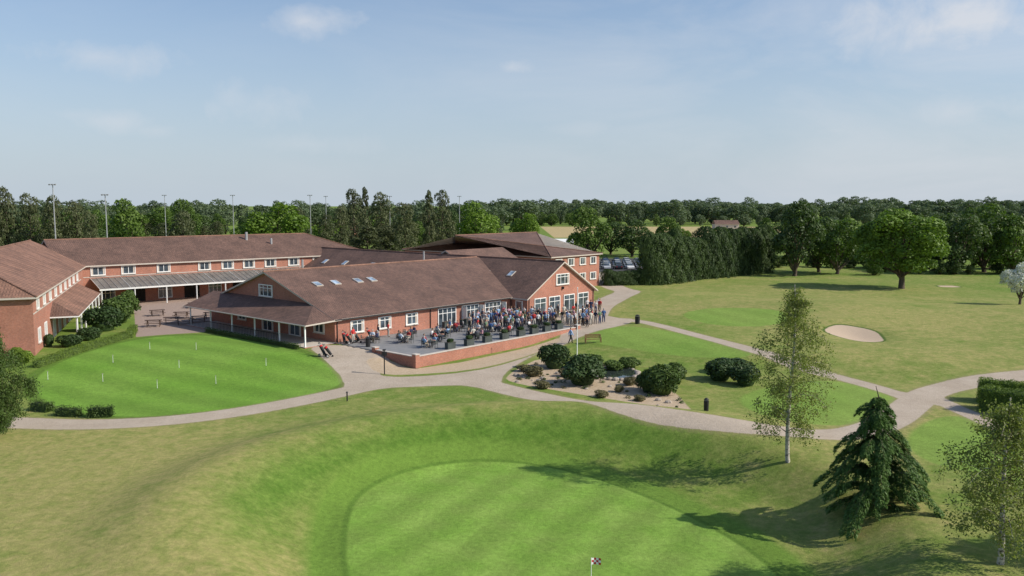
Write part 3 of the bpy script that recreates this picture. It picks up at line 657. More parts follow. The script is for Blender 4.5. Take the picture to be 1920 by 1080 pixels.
def cedar(Hh,R):
    r_=np.random.default_rng(4); q=QM(); q.tube([(0,0,-.2),(.05,0,Hh*.5),(0,.05,Hh*.9),(-.25,.05,Hh)],[.2,.12,.04,.015],M['bark'],8)
    nb=74
    for i in range(nb):
        f=i/nb; tier=math.floor(f*11)/11*.75+f*.25
        z0=.45+(Hh-.75)*tier**.95+r_.uniform(-.08,.08); Lb=(R*(1-f)**.75+.22)*r_.uniform(.6,1.2); a=i*2.4+r_.uniform(-.3,.3)
        d=np.array([math.cos(a),math.sin(a),0]); rise=.22*Lb*r_.uniform(.3,1.5); dr=Lb*r_.uniform(.35,.62)
        ts=np.linspace(0,1,7); pts=[np.array([0,0,z0])+d*Lb*t+np.array([0,0,rise*math.sin(t*2.2)-dr*t**2.6]) for t in ts]
        q.tube(pts,[.035*(1-f)+.012]+[.02,.016,.012,.01,.006,.003],M['bark'],4)
        side=np.cross(d,[0,0,1]); n=int(100+Lb*230)
        t=r_.uniform(.12,1.03,n)**.8; wd=(.11+.32*np.sin(np.clip(t,0,1)*2.6))*min(1,Lb/2+.3); sdv=r_.uniform(-1,1,n)
        pc=np.stack([np.interp(t,ts,[p_[ax] for p_ in pts]) for ax in range(3)],1)
        pc=pc+side*(sdv*wd)[:,None]+np.array([0,0,-1])*(np.abs(sdv)*wd*.7+r_.uniform(0,.28,n)*t)[:,None]
        Tn=d*.7+side*np.sign(sdv)[:,None]*.5+np.array([0,0,-1])*(.35+1.1*t)[:,None]+.22*r_.normal(size=(n,3))
        q.leaves(pc,np.array([0,0,1.])+d*.3+.45*r_.normal(size=(n,3)),r_.uniform(.08,.17,n),L['ced'],r_.uniform(.0,.3)+.6*t**2+r_.normal(0,.12,n),.28,Tn)
    return q.mesh('cedar')
o_=G(1640,950); place('cedar_tree',cedar(7.1,3.45),o_,.3)
def shrub(name,m,seed,total=4200,S=.055,spiky=False):
    q=QM(); r_=np.random.default_rng(seed); nl=12; d=r_.normal(size=(nl,3)); d/=np.linalg.norm(d,axis=1,keepdims=True)
    cen=np.array([0,0,.42])+d*np.array([.3,.3,.22]); rad=r_.uniform(.16,.30,nl); cen[0]=(0,0,.42); rad[0]=.40
    lobes_leaves(q,cen,rad,total,S*(1.5 if spiky else 1),m,1.,.25 if spiky else .6)
    q.tube([(0,0,-.1),(0,0,.3)],[.05,.03],M['bark'],6); q.tube([(0,0,.02),(0,0,.3),(0,0,.62)],[.25,.34,.1],m,8)
    return q.mesh(name)
S1=shrub('s1',L['bush'],1);S2=shrub('s2',L['bushd'],2);S3=shrub('s3',L['hedge'],3);S4=shrub('s4',L['heath'],4,1500,.07);S5=shrub('s5',L['bush'],5,3500,.06,True);S6=shrub('s6',L['bushd'],16)
def sh(name,me_,px,v,wpx,hpx):
    o=G(px,v); t=math.hypot(o[1],16-o[2]); w=wpx/F*t; hh=hpx/F*t; place(name,me_,o,rnd.uniform(0,6.28),(w,w,hh*1.05))
for a in((1040,690,58,48,),(1092,720,78,58)): sh('shrub',S2 if a[0]<1050 else S6,*a)
for a in((1240,738,72,62),(1218,733,50,46),(1264,715,46,40)): sh('yucca_shrub',S5,*a)
for a in((1350,712,62,40),(1398,722,56,40),(1372,700,70,30)): sh('shrub',S2,*a)
for a in((195,620,66,48),(222,605,58,52),(235,590,50,40),(168,638,40,26),(130,650,44,24),(240,575,30,34),(92,650,18,26)): sh('shrub',S2 if a[0]<200 else S1,*a)
for a in((45,680,30,24),(30,672,24,22)): sh('flowering_shrub',S3,*a)
for a in((1000,705,42,22),(1018,728,34,15),(985,696,30,14),(1060,706,28,16),(1128,745,30,14),(1160,735,20,14),(1200,752,24,12),(1180,722,28,18)): sh('heather_shrub',S4,*a)
for a in((1100,690,60,30),(1150,694,40,20),(1180,690,40,22),(1120,705,30,14)): sh('shrub',S1,*a)
q=QM(); rocks=MB()
cnt=0
while cnt<70:
    px=rnd.uniform(950,1310); v=rnd.uniform(682,775); o=G(px,v)
    if sd_poly(np.array([o[0]]),np.array([o[1]]),bed)[0]<-.3:
        cnt+=1; rr=rnd.uniform(.12,.36)
        if cnt%3==0: rocks.sph((o[0],o[1],o[2]+rr*.2),(rr,rr*.8,rr*.55),M['rock'],7,5)
        else:
            n=70; d=unit(n); d[:,2]=abs(d[:,2]); q.leaves(np.array(o)+d*rr*rng.uniform(.5,1.1,n)[:,None],d+.4*rng.normal(size=(n,3)),.07,rnd.choice([L['bush'],L['heath'],L['bushd']]),rng.uniform(.1,.9,n),.4)
rocks.obj('bed_rocks'); place('bed_planting',q.mesh('bed_planting'))
def hedge(name,pts,w,hh,m,S=.055,dens=170):
    q=QM(); pts=[np.array(G(*p_)) if len(p_)==2 else np.array(p_) for p_ in pts]
    for a,b2 in zip(pts[:-1],pts[1:]):
        d=(b2-a)[:2]; Ln=np.linalg.norm(d); d/=Ln; s_=np.array([-d[1],d[0]])
        for fc_,ar in(('t',Ln*w),('l',Ln*hh),('r',Ln*hh),('e0',w*hh),('e1',w*hh)):
            n=int(ar*dens); t=rng.uniform(0,Ln,n)
            if fc_=='t': o=rng.uniform(-w/2,w/2,n); z=np.full(n,hh)
            elif fc_ in'lr': o=np.full(n,(w/2)*(1 if fc_=='l' else -1)); z=rng.uniform(0,hh,n)
            else: o=rng.uniform(-w/2,w/2,n); z=rng.uniform(0,hh,n); t=np.full(n,0 if fc_=='e0' else Ln)
            bul=.05*np.sin(t*3.1)+.04*np.sin(t*7.7+1); z=z+ (bul if fc_=='t' else 0); o=o*(1+bul)+rng.normal(0,.045,n); z=z+rng.normal(0,.035,n); t=t+rng.normal(0,.05,n)
            Pp=np.stack([a[0]+d[0]*t+s_[0]*o,a[1]+d[1]*t+s_[1]*o,a[2]+(b2[2]-a[2])*t/Ln+z],1)
            nr={'t':[0,0,1],'l':[*s_,.2],'r':[*(-s_),.2],'e0':[*(-d),.1],'e1':[*d,.1]}[fc_]
            q.leaves(Pp,np.array(nr,float)+.55*rng.normal(size=(n,3)),S*rng.uniform(.6,1.2,n),m,.5+rng.normal(0,.22,n)+.15*np.sin(t*2),.6)
        iw=w/2-.12; P8=[a+np.array([*(s_*o+d*e),z]) for z in(-.1,hh-.12) for o,e in((-iw,.1),(iw,.1))]+[b2+np.array([*(s_*o-d*.1),z]) for z in(-.1,hh-.12) for o in(-iw,iw)]
        V=np.array(P8); Fq=np.array([[0,1,3,2],[4,5,7,6],[0,2,6,4],[1,3,7,5],[2,3,7,6],[0,1,5,4]])+q.n
        q.V.append(V); q.F.append(Fq); q.n+=8; q.m.append(np.full(6,q._mi(m))); q.a.append(np.full(8,.05))
    place(name,q.mesh(name))
hedge('clipped_hedge',[(1842,766),(1985,790)],2.3,1.9,L['hedge'],.06)
hedge('clipped_hedge',[(1834,750),(1990,768)],1.8,1.9,L['hedge'],.06)
hedge('box_hedge',[(68,690),(150,660),(238,634)],.9,.75,L['hedge'])
hedge('box_hedge',[(243,634),(252,622)],.8,.9,L['hedge'])
hedge('box_hedge',[(62,768),(95,772)],.9,.75,L['bush']); hedge('box_hedge',[(108,778),(150,781)],.9,.7,L['bush']); hedge('box_hedge',[(165,782),(212,780)],1.0,.8,L['bush'])
hedge('box_hedge',[(388,622),(560,655)],.6,.5,L['bush'])
o=G(1152,700); pm=MB(); pm.poly([(o[0]+2.2*math.cos(t),o[1]+3.2*math.sin(t),o[2]+.12) for t in np.linspace(0,2*math.pi,22,endpoint=False)],M['water']); pm.obj('pond')
pr_=MB()
for t in np.linspace(0,2*math.pi,26,endpoint=False):
    rr=rnd.uniform(.2,.4); pr_.sph((o[0]+2.35*math.cos(t),o[1]+3.4*math.sin(t),o[2]+.1),(rr,rr,rr*.6),M['rock'],7,5)
pr_.obj('pond_edging_stones')
# ------------------------------------------------------------------ props
def mesh_bench():
    b=MB()
    for x in(-.85,.85):
        b.box((x,.22,.45),(.07,.07,.9),M['timber']); b.box((x,-.22,.3),(.07,.07,.6),M['timber']); b.box((x,0,.62),(.07,.5,.05),M['timber'])
    for y in(-.2,-.07,.06): b.box((0,y,.43),(1.7,.1,.035),M['timber'])
    for z in(.56,.68,.8,.9): b.box((0,.24,z),(1.7,.03,.08),M['timber'])
    return b.mesh('bench')
def mesh_picnic():
    b=MB()
    for y in(-.3,-.15,0,.15,.3): b.box((0,y,.75),(1.8,.13,.04),M['timber_d'])
    for y in(-.72,.72):
        for o in(-.07,.07): b.box((0,y+o,.45),(1.8,.12,.04),M['timber_d'])
    for x in(-.65,.65):
        b.box((x,0,.43),(.05,1.6,.09),M['timber_d']); b.box((x,0,.70),(.05,.7,.08),M['timber_d'])
        for s_ in(-1,1): b.cyl((x+.03,.62*s_,0),(x+.03,.24*s_,.74),.045,.045,M['timber_d'],4)
    return b.mesh('picnic')
def mesh_table():
    b=MB(); b.cyl((0,0,.71),(0,0,.74),.5,.5,M['slate'],18); b.cyl((0,0,.05),(0,0,.71),.04,.04,M['black'])
    for a in range(4): b.cyl((0,0,.1),(.35*math.cos(a*1.571),.35*math.sin(a*1.571),.02),.025,.02,M['black'],6)
    b.cyl((.15,.1,.74),(.15,.1,.9),.035,.04,M['glass'],8); b.cyl((-.2,.0,.74),(-.2,0,.86),.03,.035,M['whitec'],8)
    return b.mesh('table')
def mesh_chair():
    b=MB(); b.box((0,0,.45),(.44,.44,.04),M['slate'])
    for x in(-.2,.2):
        b.cyl((x,-.2,0),(x,-.2,.65),.015,.015,M['black'],6); b.cyl((x,.22,0),(x,.24,.88),.015,.015,M['black'],6); b.box((x,0,.65),(.04,.44,.025),M['black'])
    for z in(.56,.66,.76,.85): b.box((0,.235,z),(.4,.02,.06),M['slate'])
    return b.mesh('chair')
def mesh_planter():
    b=MB(); b.box((0,0,.35),(1.2,.5,.7),M['slate']); b.box((0,0,.72),(1.28,.58,.06),M['slate']); b.box((0,0,.755),(1.1,.42,.02),M['bark']); return b
def mesh_trolley():
    b=MB()
    for s_ in(-1,1):
        b.cyl((.30*s_,.05,.16),(.34*s_,.05,.16),.16,.16,M['rubber'],16); b.cyl((.345*s_,.05,.16),(.35*s_,.05,.16),.1,.1,M['galv'],12); b.cyl((0,.1,.25),(.3*s_,.05,.16),.015,.015,M['galv'],6)
    b.cyl((0,-.45,.1),(.0,.35,.95),.02,.02,M['galv'],8); b.cyl((0,.35,.95),(0,.55,1.0),.015,.015,M['black'],6); b.cyl((-.12,.55,1.),(.12,.55,1.),.02,.02,M['black'],6)
    b.cyl((-.03,-.5,.1),(.03,-.5,.1),.1,.1,M['rubber'],12)
    b.cyl((0,-.36,.24),(0,.18,1.02),.14,.16,M['black'],12); b.cyl((0,.1,.92),(0,.19,1.05),.165,.165,M['red'],12)
    for i in range(7):
        a=i*.9; x=.08*math.cos(a); y=.08*math.sin(a)+.2; z=1.02
        b.cyl((x,y,z),(x*1.3,y+.14,z+.2+.05*(i%3)),.008,.008,M['galv'],5); b.sph((x*1.3,y+.15,z+.22+.05*(i%3)),(.035,.055,.03),M['black'],8,5)
    return b.mesh('trolley')
def mesh_bin():
    b=MB(); b.cyl((0,0,0),(0,0,.85),.26,.28,M['black'],14); b.cyl((0,0,.95),(0,0,1.08),.29,.1,M['black'],14)
    for a in range(4): b.cyl((.24*math.cos(a*1.57+.78),.24*math.sin(a*1.57+.78),.84),(.24*math.cos(a*1.57+.78),.24*math.sin(a*1.57+.78),.97),.015,.015,M['black'],5)
    return b.mesh('bin')
def mesh_car(name,paint):
    b=MB(); pr=[(-2.1,.25),(-2.15,.6),(-2.05,.85),(-1.4,.95),(1.0,.92),(1.9,.8),(2.1,.6),(2.12,.28)]
    for y in(-.86,.86): b.poly([(x,y,z) for x,z in(pr if y<0 else pr[::-1])],paint)
    for i in range(len(pr)):
        a,c_=pr[i],pr[(i+1)%len(pr)]; b.poly([(a[0],-.86,a[1]),(a[0],.86,a[1]),(c_[0],.86,c_[1]),(c_[0],-.86,c_[1])],paint)
    lo=[(-1.85,.94),(1.05,.93)]; hi=[(-1.45,1.42),(.35,1.42)]
    for y,s_ in((-.8,1),(.8,-1)):
        pts=[(lo[0][0],y,lo[0][1]),(lo[1][0],y,lo[1][1]),(hi[1][0],y*.8,hi[1][1]),(hi[0][0],y*.8,hi[0][1])]; b.poly(pts,M['glass'])
    b.poly([(lo[1][0],-.8,.93),(lo[1][0],.8,.93),(hi[1][0],.64,1.42),(hi[1][0],-.64,1.42)],M['glass']); b.poly([(lo[0][0],.8,.94),(lo[0][0],-.8,.94),(hi[0][0],-.64,1.42),(hi[0][0],.64,1.42)],M['glass'])
    b.box(((hi[0][0]+hi[1][0])/2,0,1.44),(1.84,1.3,.05),paint)
    for x in(-1.35,1.35):
        for y in(-.87,.87): b.cyl((x,y-.1,.31),(x,y+.1,.31),.31,.31,M['rubber'],16); b.cyl((x,y*1.125-.0,.31),(x,y*1.13,.31),.18,.18,M['galv'],12)
    for y in(-.6,.6): b.box((2.1,y,.62),(.06,.3,.13),M['whitec']); b.box((-2.12,y,.7),(.06,.25,.15),M['red'])
    return b.mesh(name)
bench=mesh_bench(); o=G(1112,643); place('park_bench',bench,o,.12,(1.1,1.1,1.1))
pic=mesh_picnic()
for px,v,r_ in((288,612,.3),(295,592,.5),(366,577,.6),(372,604,.4),(396,596,.5),(340,596,.2),(345,608,.4),(322,606,.4)):
    o=G(px,v); place('picnic_table',pic,o,r_,(1.15,1.15,1.1))
tbl=mesh_table(); chm=mesh_chair()
bn_=mesh_bin(); place('litter_bin',bn_,G(1195,607),0,(1.2,1.2,1.15)); place('litter_bin',bn_,G(1324,770),0,(.75,.75,1)); place('litter_bin',bn_,W3(.8,-5,.03))
tro=mesh_trolley()
for px,v,r_ in((604,668,1),(614,670,2),(645,648,.4),(653,649,2.2),(668,646,1.4),(693,642,.9)):
    o=G(px,v); uu,nn=loc(o[0],o[1]); z=max(o[2],.03) if 0<uu<28 and nn>-13 else o[2]; place('golf_trolley',tro,(o[0],o[1],z),r_,(1.1,1.1,1.1))
fp=MB(); o=G(1082,668); fp.cyl((o[0],o[1],o[2]-.1),(o[0],o[1],o[2]+7.7),.06,.035,M['white'],10); fp.sph((o[0],o[1],o[2]+7.75),(.08,.08,.08),M['white']); fp.cyl((o[0],o[1],o[2]),(o[0],o[1],o[2]+.12),.2,.2,M['stone']); fp.obj('flagpole')
sp=MB(); o=G(721,702); sp.box((o[0],o[1],o[2]+1.2),(.1,.1,2.5),M['black']); sp.box((o[0],o[1],o[2]+2.1),(.55,.06,.4),M['black'],.2); sp.box((o[0],o[1],o[2]+2.5),(.3,.3,.12),M['black']); sp.obj('sign_post')
sp=MB(); o=G(651,752); sp.cyl(o,(o[0],o[1],o[2]+.8),.06,.06,M['black']); sp.cyl((o[0],o[1],o[2]+.75),(o[0],o[1],o[2]+.85),.12,.05,M['black']); sp.obj('bollard_light')
def pin(name,px,v,hh,flag=False):
    o=G(px,v); b=MB(); b.cyl(o,(o[0],o[1],o[2]+hh),.018,.014,M['whitec'],8); 
    b.cyl((o[0],o[1],o[2]+.005),(o[0],o[1],o[2]+.012),.054,.054,M['dark'],12)
    if flag:
        for i in range(4):
            for j in range(3):
                x0=o[0]+.02+i*.11; zz=o[2]+hh-.02-j*.11; w_=lambda x:.05*math.sin((x-o[0])*9)
                b.poly([(x0,o[1]+w_(x0),zz),(x0+.11,o[1]+w_(x0+.11),zz-.01),(x0+.11,o[1]+w_(x0+.11),zz-.12),(x0,o[1]+w_(x0),zz-.11)],M['red'] if (i+j)%2 else M['whitec'])
    else: b.box((o[0],o[1],o[2]+hh+.03),(.09,.03,.07),M['cream'])
    b.obj(name)
pin('golf_flag',1108,1118,1.95,True)
for px,v in((90,712),(193,716),(212,680),(281,655),(295,728),(336,690),(368,656),(405,720),(499,686)): pin('practice_hole_marker',px,v,.75)
def mast(px,vtop,dist,name='floodlight_mast'):
    tt=dist*CP+1.6; zt=EYE-tt*(SP+(vtop-540)/F*CP); x=(px-960)/F*tt; b=MB(); b.cyl((x,dist,0),(x,dist,zt),.15,.09,M['galv'],8)
    b.box((x,dist,zt),(1.4,.1,.1),M['galv'])
    for s_ in(-.55,.0,.55): b.box((x+s_,dist-.15,zt-.05),(.35,.25,.2),M['galv'],0,.4)
    b.obj(name)
for a in((205,365,170),(313,366,260),(440,366,255),(584,366,250),(732,368,265),(613,368,300),(862,368,300),(109,346,165)): mast(*a)
def shed(name,px0,px1,v,dist,hh,wallm,roofm):
    x0=(px0-960)/F*dist;x1=(px1-960)/F*dist; b=Bld(name); b['walls'].box(((x0+x1)/2,dist+4,hh*.3),(x1-x0,8,hh*.6),wallm)
    b['roof'].slab([(x0-.3,dist-.4,hh*.6),(x1+.3,dist-.4,hh*.6),(x1,dist+4,hh),(x0,dist+4,hh)],.1,roofm,wallm); b['roof'].slab([(x0-.3,dist+8.4,hh*.6),(x1+.3,dist+8.4,hh*.6),(x1,dist+4,hh),(x0,dist+4,hh)],.1,roofm,wallm)
    for i in range(3): b['windows'].box((x0+(x1-x0)*(i+.5)/3,dist-.02,hh*.33),(1.2,.05,1.1),M['glass'])
    b.done()
shed('polytunnel_shed',1000,1075,440,300,3.4,M['white'],M['white'])
shed('farmhouse',1340,1385,418,520,6.0,M['cream'],M['roof']); shed('farmhouse',628,665,405,300,10,M['brick'],M['roof2'])
cps=[mesh_car('car_white',mat('car_paint_white',(.7,.7,.7),.25,.02,spec=.6)),mesh_car('car_silver',mat('car_paint_silver',(.4,.42,.45),.25,.02,spec=.6)),mesh_car('car_black',mat('car_paint_black',(.02,.02,.025),.2,.02,spec=.6)),mesh_car('car_blue',mat('car_paint_blue',(.04,.08,.2),.25,.02,spec=.6))]
for i in range(24):
    r0=i//6; x=20.5+(i%6)*2.9+r0*.8; y=205+r0*7.5; place('parked_car',cps[(i*5+r0)%4 if i%3 else 0],(x,y,float(height(x,y))),math.pi/2+.05+(math.pi if i%2 else 0))
# ------------------------------------------------------------------ people
def om(name,mode,cols=None,rough=.85):
    m,nt,b,k=newmat(name); oi=k.n('ShaderNodeObjectInfo')
    if mode=='color':
        nt.links.new(k.mix(k.rng(k.noise(9,3),.3,.7,0,.25),oi.outputs['Color'],(.02,.02,.02)),b.inputs['Base Color'])
    else:
        r=k.n('ShaderNodeValToRGB'); r.color_ramp.interpolation='CONSTANT'; e=r.color_ramp.elements
        while len(e)<len(cols): e.new(1)
        for i,c_ in enumerate(cols): e[i].position=i/len(cols); e[i].color=(*c_,1)
        nt.links.new(oi.outputs['Random'],r.inputs[0]); nt.links.new(r.outputs[0],b.inputs['Base Color'])
    b.inputs['Roughness'].default_value=rough; return m
PM=[om('skin','r',[(.5,.28,.2),(.55,.33,.24),(.45,.25,.17),(.5,.3,.22)],.6),om('shirt','color'),om('trousers','r',[(.02,.025,.05),(.03,.03,.03),(.25,.2,.14),(.05,.07,.14),(.4,.38,.34),(.02,.02,.03)]),om('hair','r',[(.04,.025,.015),(.25,.16,.08),(.3,.3,.3),(.02,.015,.01),(.12,.06,.03)]),om('shoes','r',[(.02,.02,.02),(.3,.3,.3),(.08,.04,.02)]),om('eye','r',[(.02,.02,.02),(.03,.02,.02)])]
def person(pose,longhair=False):
    sit=pose=='sit'; hz=.50 if sit else .93; dz=hz-.93
    J=dict(pel=(0,0,.95+dz,.175,.135),wai=(0,.0,1.10+dz,.155,.115),che=(0,0,1.28+dz,.20,.135),uc=(0,.0,1.40+dz,.16,.105),nk=(0,-.005,1.49+dz,.065,.065),hb=(0,-.015,1.56+dz,.055,.055))
    E=[('pel','wai',1),('wai','che',1),('che','uc',1),('uc','nk',1),('nk','hb',0)]
    for s,sg in(('L',1),('R',-1)):
        J['sh'+s]=(.19*sg,0,1.385+dz,.078,.075)
        bent=(pose=='drink' and sg>0) or pose=='clasp' or sit
        if bent:
            J['el'+s]=(.25*sg,-.02 if not sit else -.1,1.13+dz,.058,.058); wz=(1.22 if pose=='drink' else 1.07 if pose=='clasp' else 1.17)+dz
            J['wr'+s]=((.14 if pose!='clasp' else .06)*sg,-.25 if not sit else -.33,wz,.040,.036); J['ha'+s]=((.12 if pose!='clasp' else .02)*sg,-.32 if not sit else -.41,wz+.01,.042,.026)
        else:
            sw=(.18*sg if pose=='walk' else 0)
            J['el'+s]=(.255*sg,.02+sw*.5,1.13+dz,.058,.058); J['wr'+s]=(.275*sg,-.05+sw,.89+dz,.038,.034); J['ha'+s]=(.275*sg,-.07+sw*1.1,.81+dz,.028,.042)
        if sit: leg=[(.10*sg,-.05,.5,.125),(.13*sg,-.45,.51,.09),(.13*sg,-.43,.09,.055),(.14*sg,-.60,.045,.05)]
        elif pose=='walk': k_=sg; leg=[(.10*sg,0,.84,.12),(.1*sg,-.16*k_-.04,.48,.085),(.1*sg,-.26*k_+.06,.10,.055),(.11*sg,-.26*k_-.12,.05,.048)]
        else: leg=[(.10*sg,0,.84,.12),(.115*sg,-.02,.48,.085),(.125*sg,.02,.09,.055),(.145*sg,-.15,.045,.048)]
        for nme,q_ in zip(('hi','kn','an','to'),leg): J[nme+s]=(*q_,q_[3])
        E+=[('uc','sh'+s,1),('sh'+s,'el'+s,1),('el'+s,'wr'+s,0 if pose!='walk' else 1),('wr'+s,'ha'+s,0),('pel','hi'+s,2),('hi'+s,'kn'+s,2),('kn'+s,'an'+s,2),('an'+s,'to'+s,4)]
    names=list(J); me=bpy.data.meshes.new('sk'); me.from_pydata([J[n][:3] for n in names],[(names.index(a),names.index(b)) for a,b,_ in E],[]); ob=bpy.data.objects.new('sk',me); col.objects.link(ob)
    md=ob.modifiers.new('s','SKIN'); ss=ob.modifiers.new('b','SUBSURF'); ss.levels=1; ss.render_levels=1
    for i,n in enumerate(names):
        me.skin_vertices[0].data[i].radius=J[n][3:5]; me.skin_vertices[0].data[i].use_root=(n=='pel')
    dg=bpy.context.evaluated_depsgraph_get(); ev=bpy.data.meshes.new_from_object(ob.evaluated_get(dg)); bpy.data.objects.remove(ob)
    b=MB(); [b.mi(x) for x in PM]; b.v=[tuple(v.co) for v in ev.vertices]
    for p in ev.polygons:
        c_=p.center; best=None
        for a,bb,cat in E:
            A=Vector(J[a][:3]);B=Vector(J[bb][:3]); d=B-A; t=max(0,min(1,(c_-A).dot(d)/d.length_squared)); ds=(c_-A-d*t).length-.5*(J[a][3]*(1-t)+J[bb][3]*t)
            if best is None or ds<best[0]: best=(ds,cat)
        b.f.append(list(p.vertices)); b.m.append(best[1])
    hz=1.635+dz; sk,hr,ey=PM[0],PM[3],PM[5]
    b.sph((0,-.02,hz),(.078,.096,.12),sk,12,10)
    b.sph((0,-.117,hz-.01),(.014,.02,.025),sk,6,5)
    for s_ in(-1,1): b.sph((.028*s_,-.106,hz+.015),(.012,.008,.008),ey,6,4); b.sph((.08*s_,-.01,hz),(.012,.02,.03),sk,6,5)
    b.sph((0,-.104,hz-.05),(.024,.008,.006),PM[5],6,4)
    b.sph((0,-.005,hz+.012),(.09,.106,.126),hr,14,10,cut=lambda q_:(q_.z>hz+.05) or (q_.y>.0 and q_.z>hz-.06))
    if longhair: b.sph((0,.045,hz-.07),(.085,.06,.16),hr,12,8)
    for s,sg in(('L',1),('R',-1)):
        wv=Vector(J['wr'+s][:3]); hv=Vector(J['ha'+s][:3]); d=(hv-wv).normalized(); side=Vector((0,1,0)) if abs(d.z)>.7 else Vector((1,0,0)); curl=Vector((-sg,0,0)) if abs(d.z)>.7 else Vector((0,0,-1))
        for i,l_ in enumerate((.062,.075,.07,.055)):
            a=hv+d*.015+side*(-.027+.018*i); m1=a+d*l_*.55+curl*.006; m2=a+d*l_+curl*.028
            b.cyl(a,m1,.0095,.009,sk,5); b.cyl(m1,m2,.009,.007,sk,5)
        a=wv+d*.03+side*-.03; m1=a+d*.03-side*.02; b.cyl(a,m1,.011,.010,sk,5); b.cyl(m1,m1+d*.03+curl*.01,.010,.008,sk,5)
    if pose=='drink':
        h0=Vector(J['haL'][:3]); b.cyl(h0+Vector((0,-.04,-.05)),h0+Vector((0,-.04,.08)),.028,.034,M['glass'],8)
    me2=b.mesh('person_'+pose); me2.polygons.foreach_set('use_smooth',[True]*len(me2.polygons)); return me2
PT_={}
for ps in('stand','drink','clasp','walk','sit'):
    for lh in(0,1): PT_[ps,lh]=person(ps,lh)
shirts=[(.02,.03,.08),(.7,.7,.7),(.45,.03,.03),(.25,.4,.6),(.02,.02,.02),(.55,.3,.35),(.1,.1,.12),(.6,.58,.5),(.05,.12,.3),(.3,.05,.08),(.55,.65,.75),(.12,.2,.12),(.03,.04,.1),(.03,.03,.03)]
def man(x,y,z,pose,rot_,colr=None):
    lh=rnd.random()<.45; s_=rnd.uniform(.95,1.05)*(.96 if lh else 1.03)*1.08
    place('person',PT_[pose,int(lh)],(x,y,z),rot_,(s_,s_,s_),color=colr or rnd.choice(shirts))
def crowd(n,u0,u1,n0,n1,z,mind=.6):
    pts=[]; tr=0
    while len(pts)<n and tr<6000:
        tr+=1; u=rnd.uniform(u0,u1); nn=rnd.uniform(n0,n1)
        if all((u-a)**2+(nn-b)**2>mind**2 for a,b in pts): pts.append((u,nn))
    for u,nn in pts:
        x,y=W(u,nn); zz=z if (0<u<28.2 and nn>-13.7) else float(height(x,y)); man(x,y,max(zz,float(height(x,y)))+(.03 if 28.2<=u<30.8 and nn>-6 else 0),rnd.choice(['stand','drink','clasp','drink']),rnd.uniform(0,6.28))
crowd(78,20.5,29.8,-10.5,-1.8,.03,.58); crowd(26,28.6,34.5,-14.5,-9.5,.0,.55); crowd(12,30.5,45,-7,-4,.0); crowd(10,12,21,-7,-2,.03)
for uu,nn in((2.6,-3.2),(5.4,-6.0),(8,-3.6),(8.5,-8.4),(11.5,-6),(12.5,-10.5),(14.8,-8.2),(17.5,-10.8),(18.2,-8.0),(5.2,-10.4),(22.5,-11.3),(25.5,-11.3),(15.2,-4.6)):
    x,y=W(uu,nn); place('patio_table',tbl,(x,y,.03))
    for i in range(4):
        a=i*math.pi/2+.4+uu; cx=x+.85*math.cos(a); cy=y+.85*math.sin(a); r_=a-math.pi/2
        place('patio_chair',chm,(cx,cy,.03),r_)
        if rnd.random()<(.85 if uu<20 else .5): man(cx,cy,.03,'sit',r_)
o=G(1070,644); man(o[0],o[1],o[2],'walk',1.9,(.3,.45,.75))
man(*W(1.2,-1.8),.03,'stand',1,(.55,.03,.03)); man(*W(6.8,-1.4),.03,'stand',2,(.6,.05,.04)); man(*W(4.6,-2.2),.03,'clasp',2,(.03,.03,.05))
pl=mesh_planter().mesh('planter')
for uu in(6,9,12,15,18,20.5,23,25.5): 
    place('planter',pl,W3(uu,-12.9,.03),rot); x,y=W(uu,-12.9); place('planter_shrub',S2,(x,y,.7),uu,(.9,.9,.55))
for uu,nn in((17,-1.0),(20.2,-1.),(24.7,-1.)): place('planter',pl,W3(uu,nn,.03),rot+.0)
# ------------------------------------------------------------------ light, sky, camera
az=math.radians(101); el=math.radians(36)
sun=bpy.data.lights.new('sun','SUN'); sun.energy=5.0; sun.angle=math.radians(.53); sun.color=(1,.93,.81)
so=bpy.data.objects.new('sun',sun); col.objects.link(so)
dv=Vector((math.sin(az)*math.cos(el),math.cos(az)*math.cos(el),math.sin(el))); so.rotation_euler=dv.to_track_quat('Z','Y').to_euler()
w=bpy.data.worlds.new('World'); sc.world=w; w.use_nodes=True; nt=w.node_tree; k=NB(nt); bg=nt.nodes['Background']
sky=k.n('ShaderNodeTexSky'); sky.sky_type='NISHITA'; sky.sun_disc=False; sky.sun_elevation=el; sky.sun_rotation=az; sky.dust_density=1.4; sky.air_density=1.0; sky.ozone_density=2.0; sky.altitude=20
tc=k.n('ShaderNodeTexCoord'); gen=tc.outputs['Generated']
cn_=k.noise(15,7,vec=gen,rough=.62,dist=.4); cn2=k.noise(5,5,vec=gen,rough=.6,dist=.6)
mp=k.n('ShaderNodeMapping'); nt.links.new(gen,mp.inputs[0]); mp.inputs['Scale'].default_value=(1,1,3.2); cw=k.noise(3.2,7,vec=mp.outputs[0],rough=.62,dist=.5)
tot=None
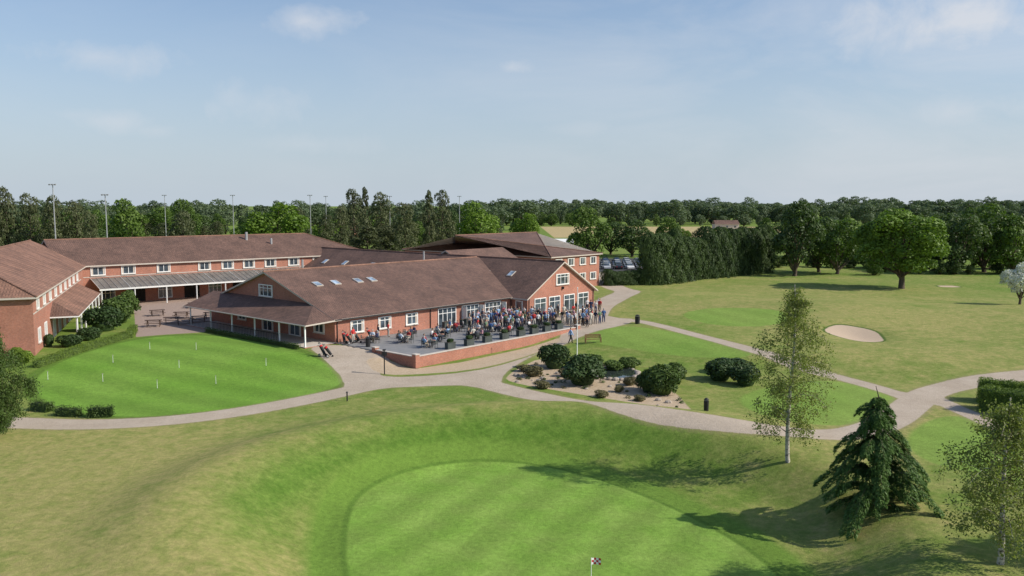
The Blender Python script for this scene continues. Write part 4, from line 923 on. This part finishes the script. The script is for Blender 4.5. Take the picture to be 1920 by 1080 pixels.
for px,py,wx,hy,s_ in((195,105,140,36,.5),(575,38,90,34,.6),(490,195,95,42,.42),(958,127,46,18,.5),(215,228,90,22,.35),(140,215,60,16,.25),(580,270,120,20,.2),(1800,40,190,66,.8),(1740,75,120,36,.6),(1570,245,80,18,.35),(1790,210,140,34,.45),(1870,110,90,34,.4),(1275,232,40,14,.25),(1100,240,70,16,.18),(290,245,50,16,.3)):
    v=Vector(((px-960)/F,CP+(540-py)/F*SP,-SP+(540-py)/F*CP)).normalized(); r_=Vector((v.y,-v.x,0)).normalized(); up=r_.cross(v)
    a=k.m('DIVIDE',k.vm('DOT_PRODUCT',gen,tuple(r_)),wx/F*1.15); b_=k.m('DIVIDE',k.vm('DOT_PRODUCT',gen,tuple(up)),hy/F*1.15)
    f=k.m('SUBTRACT',1.,k.m('SQRT',k.m('ADD',k.m('MULTIPLY',a,a),k.m('MULTIPLY',b_,b_))))
    f=k.m('MULTIPLY',f,k.m('GREATER_THAN',k.vm('DOT_PRODUCT',gen,tuple(v)),.5))
    f=k.m('ADD',f,k.m('ADD',k.m('MULTIPLY',k.m('SUBTRACT',cn_,.5),2.2),k.m('MULTIPLY',k.m('SUBTRACT',cn2,.5),1.2))); f=k.m('MULTIPLY',k.rng(f,.1,1.1),s_)
    tot=f if tot is None else k.m('MAXIMUM',tot,f)
sx=k.n('ShaderNodeSeparateXYZ'); nt.links.new(gen,sx.inputs[0])
rt_=k.rng(sx.outputs[0],-.3,.6,.10,.6); cir=k.m('MULTIPLY',k.rng(cw,.42,.8),rt_); tot=k.m('MAXIMUM',tot,cir)
base=k.mix(1.,sky.outputs[0],(.90,1.04,1.17),'MULTIPLY')
hzf=k.rng(sx.outputs[2],0,.32,.9,0.); base=k.mix(hzf,base,(4.5,5.15,5.85))
nt.links.new(k.mix(tot,base,(6.0,6.15,6.5)),bg.inputs[0]); bg.inputs[1].default_value=.12
cam=bpy.data.cameras.new('camera'); co=bpy.data.objects.new('camera',cam); col.objects.link(co); co.location=(0,0,EYE); co.rotation_euler=(math.pi/2-PT,0,0)
cam.sensor_width=36; cam.lens=F/1920*36; cam.clip_end=12000; cam.clip_start=.5; sc.camera=co
sc.view_settings.view_transform='Standard'; sc.view_settings.look='None'; sc.view_settings.exposure=0
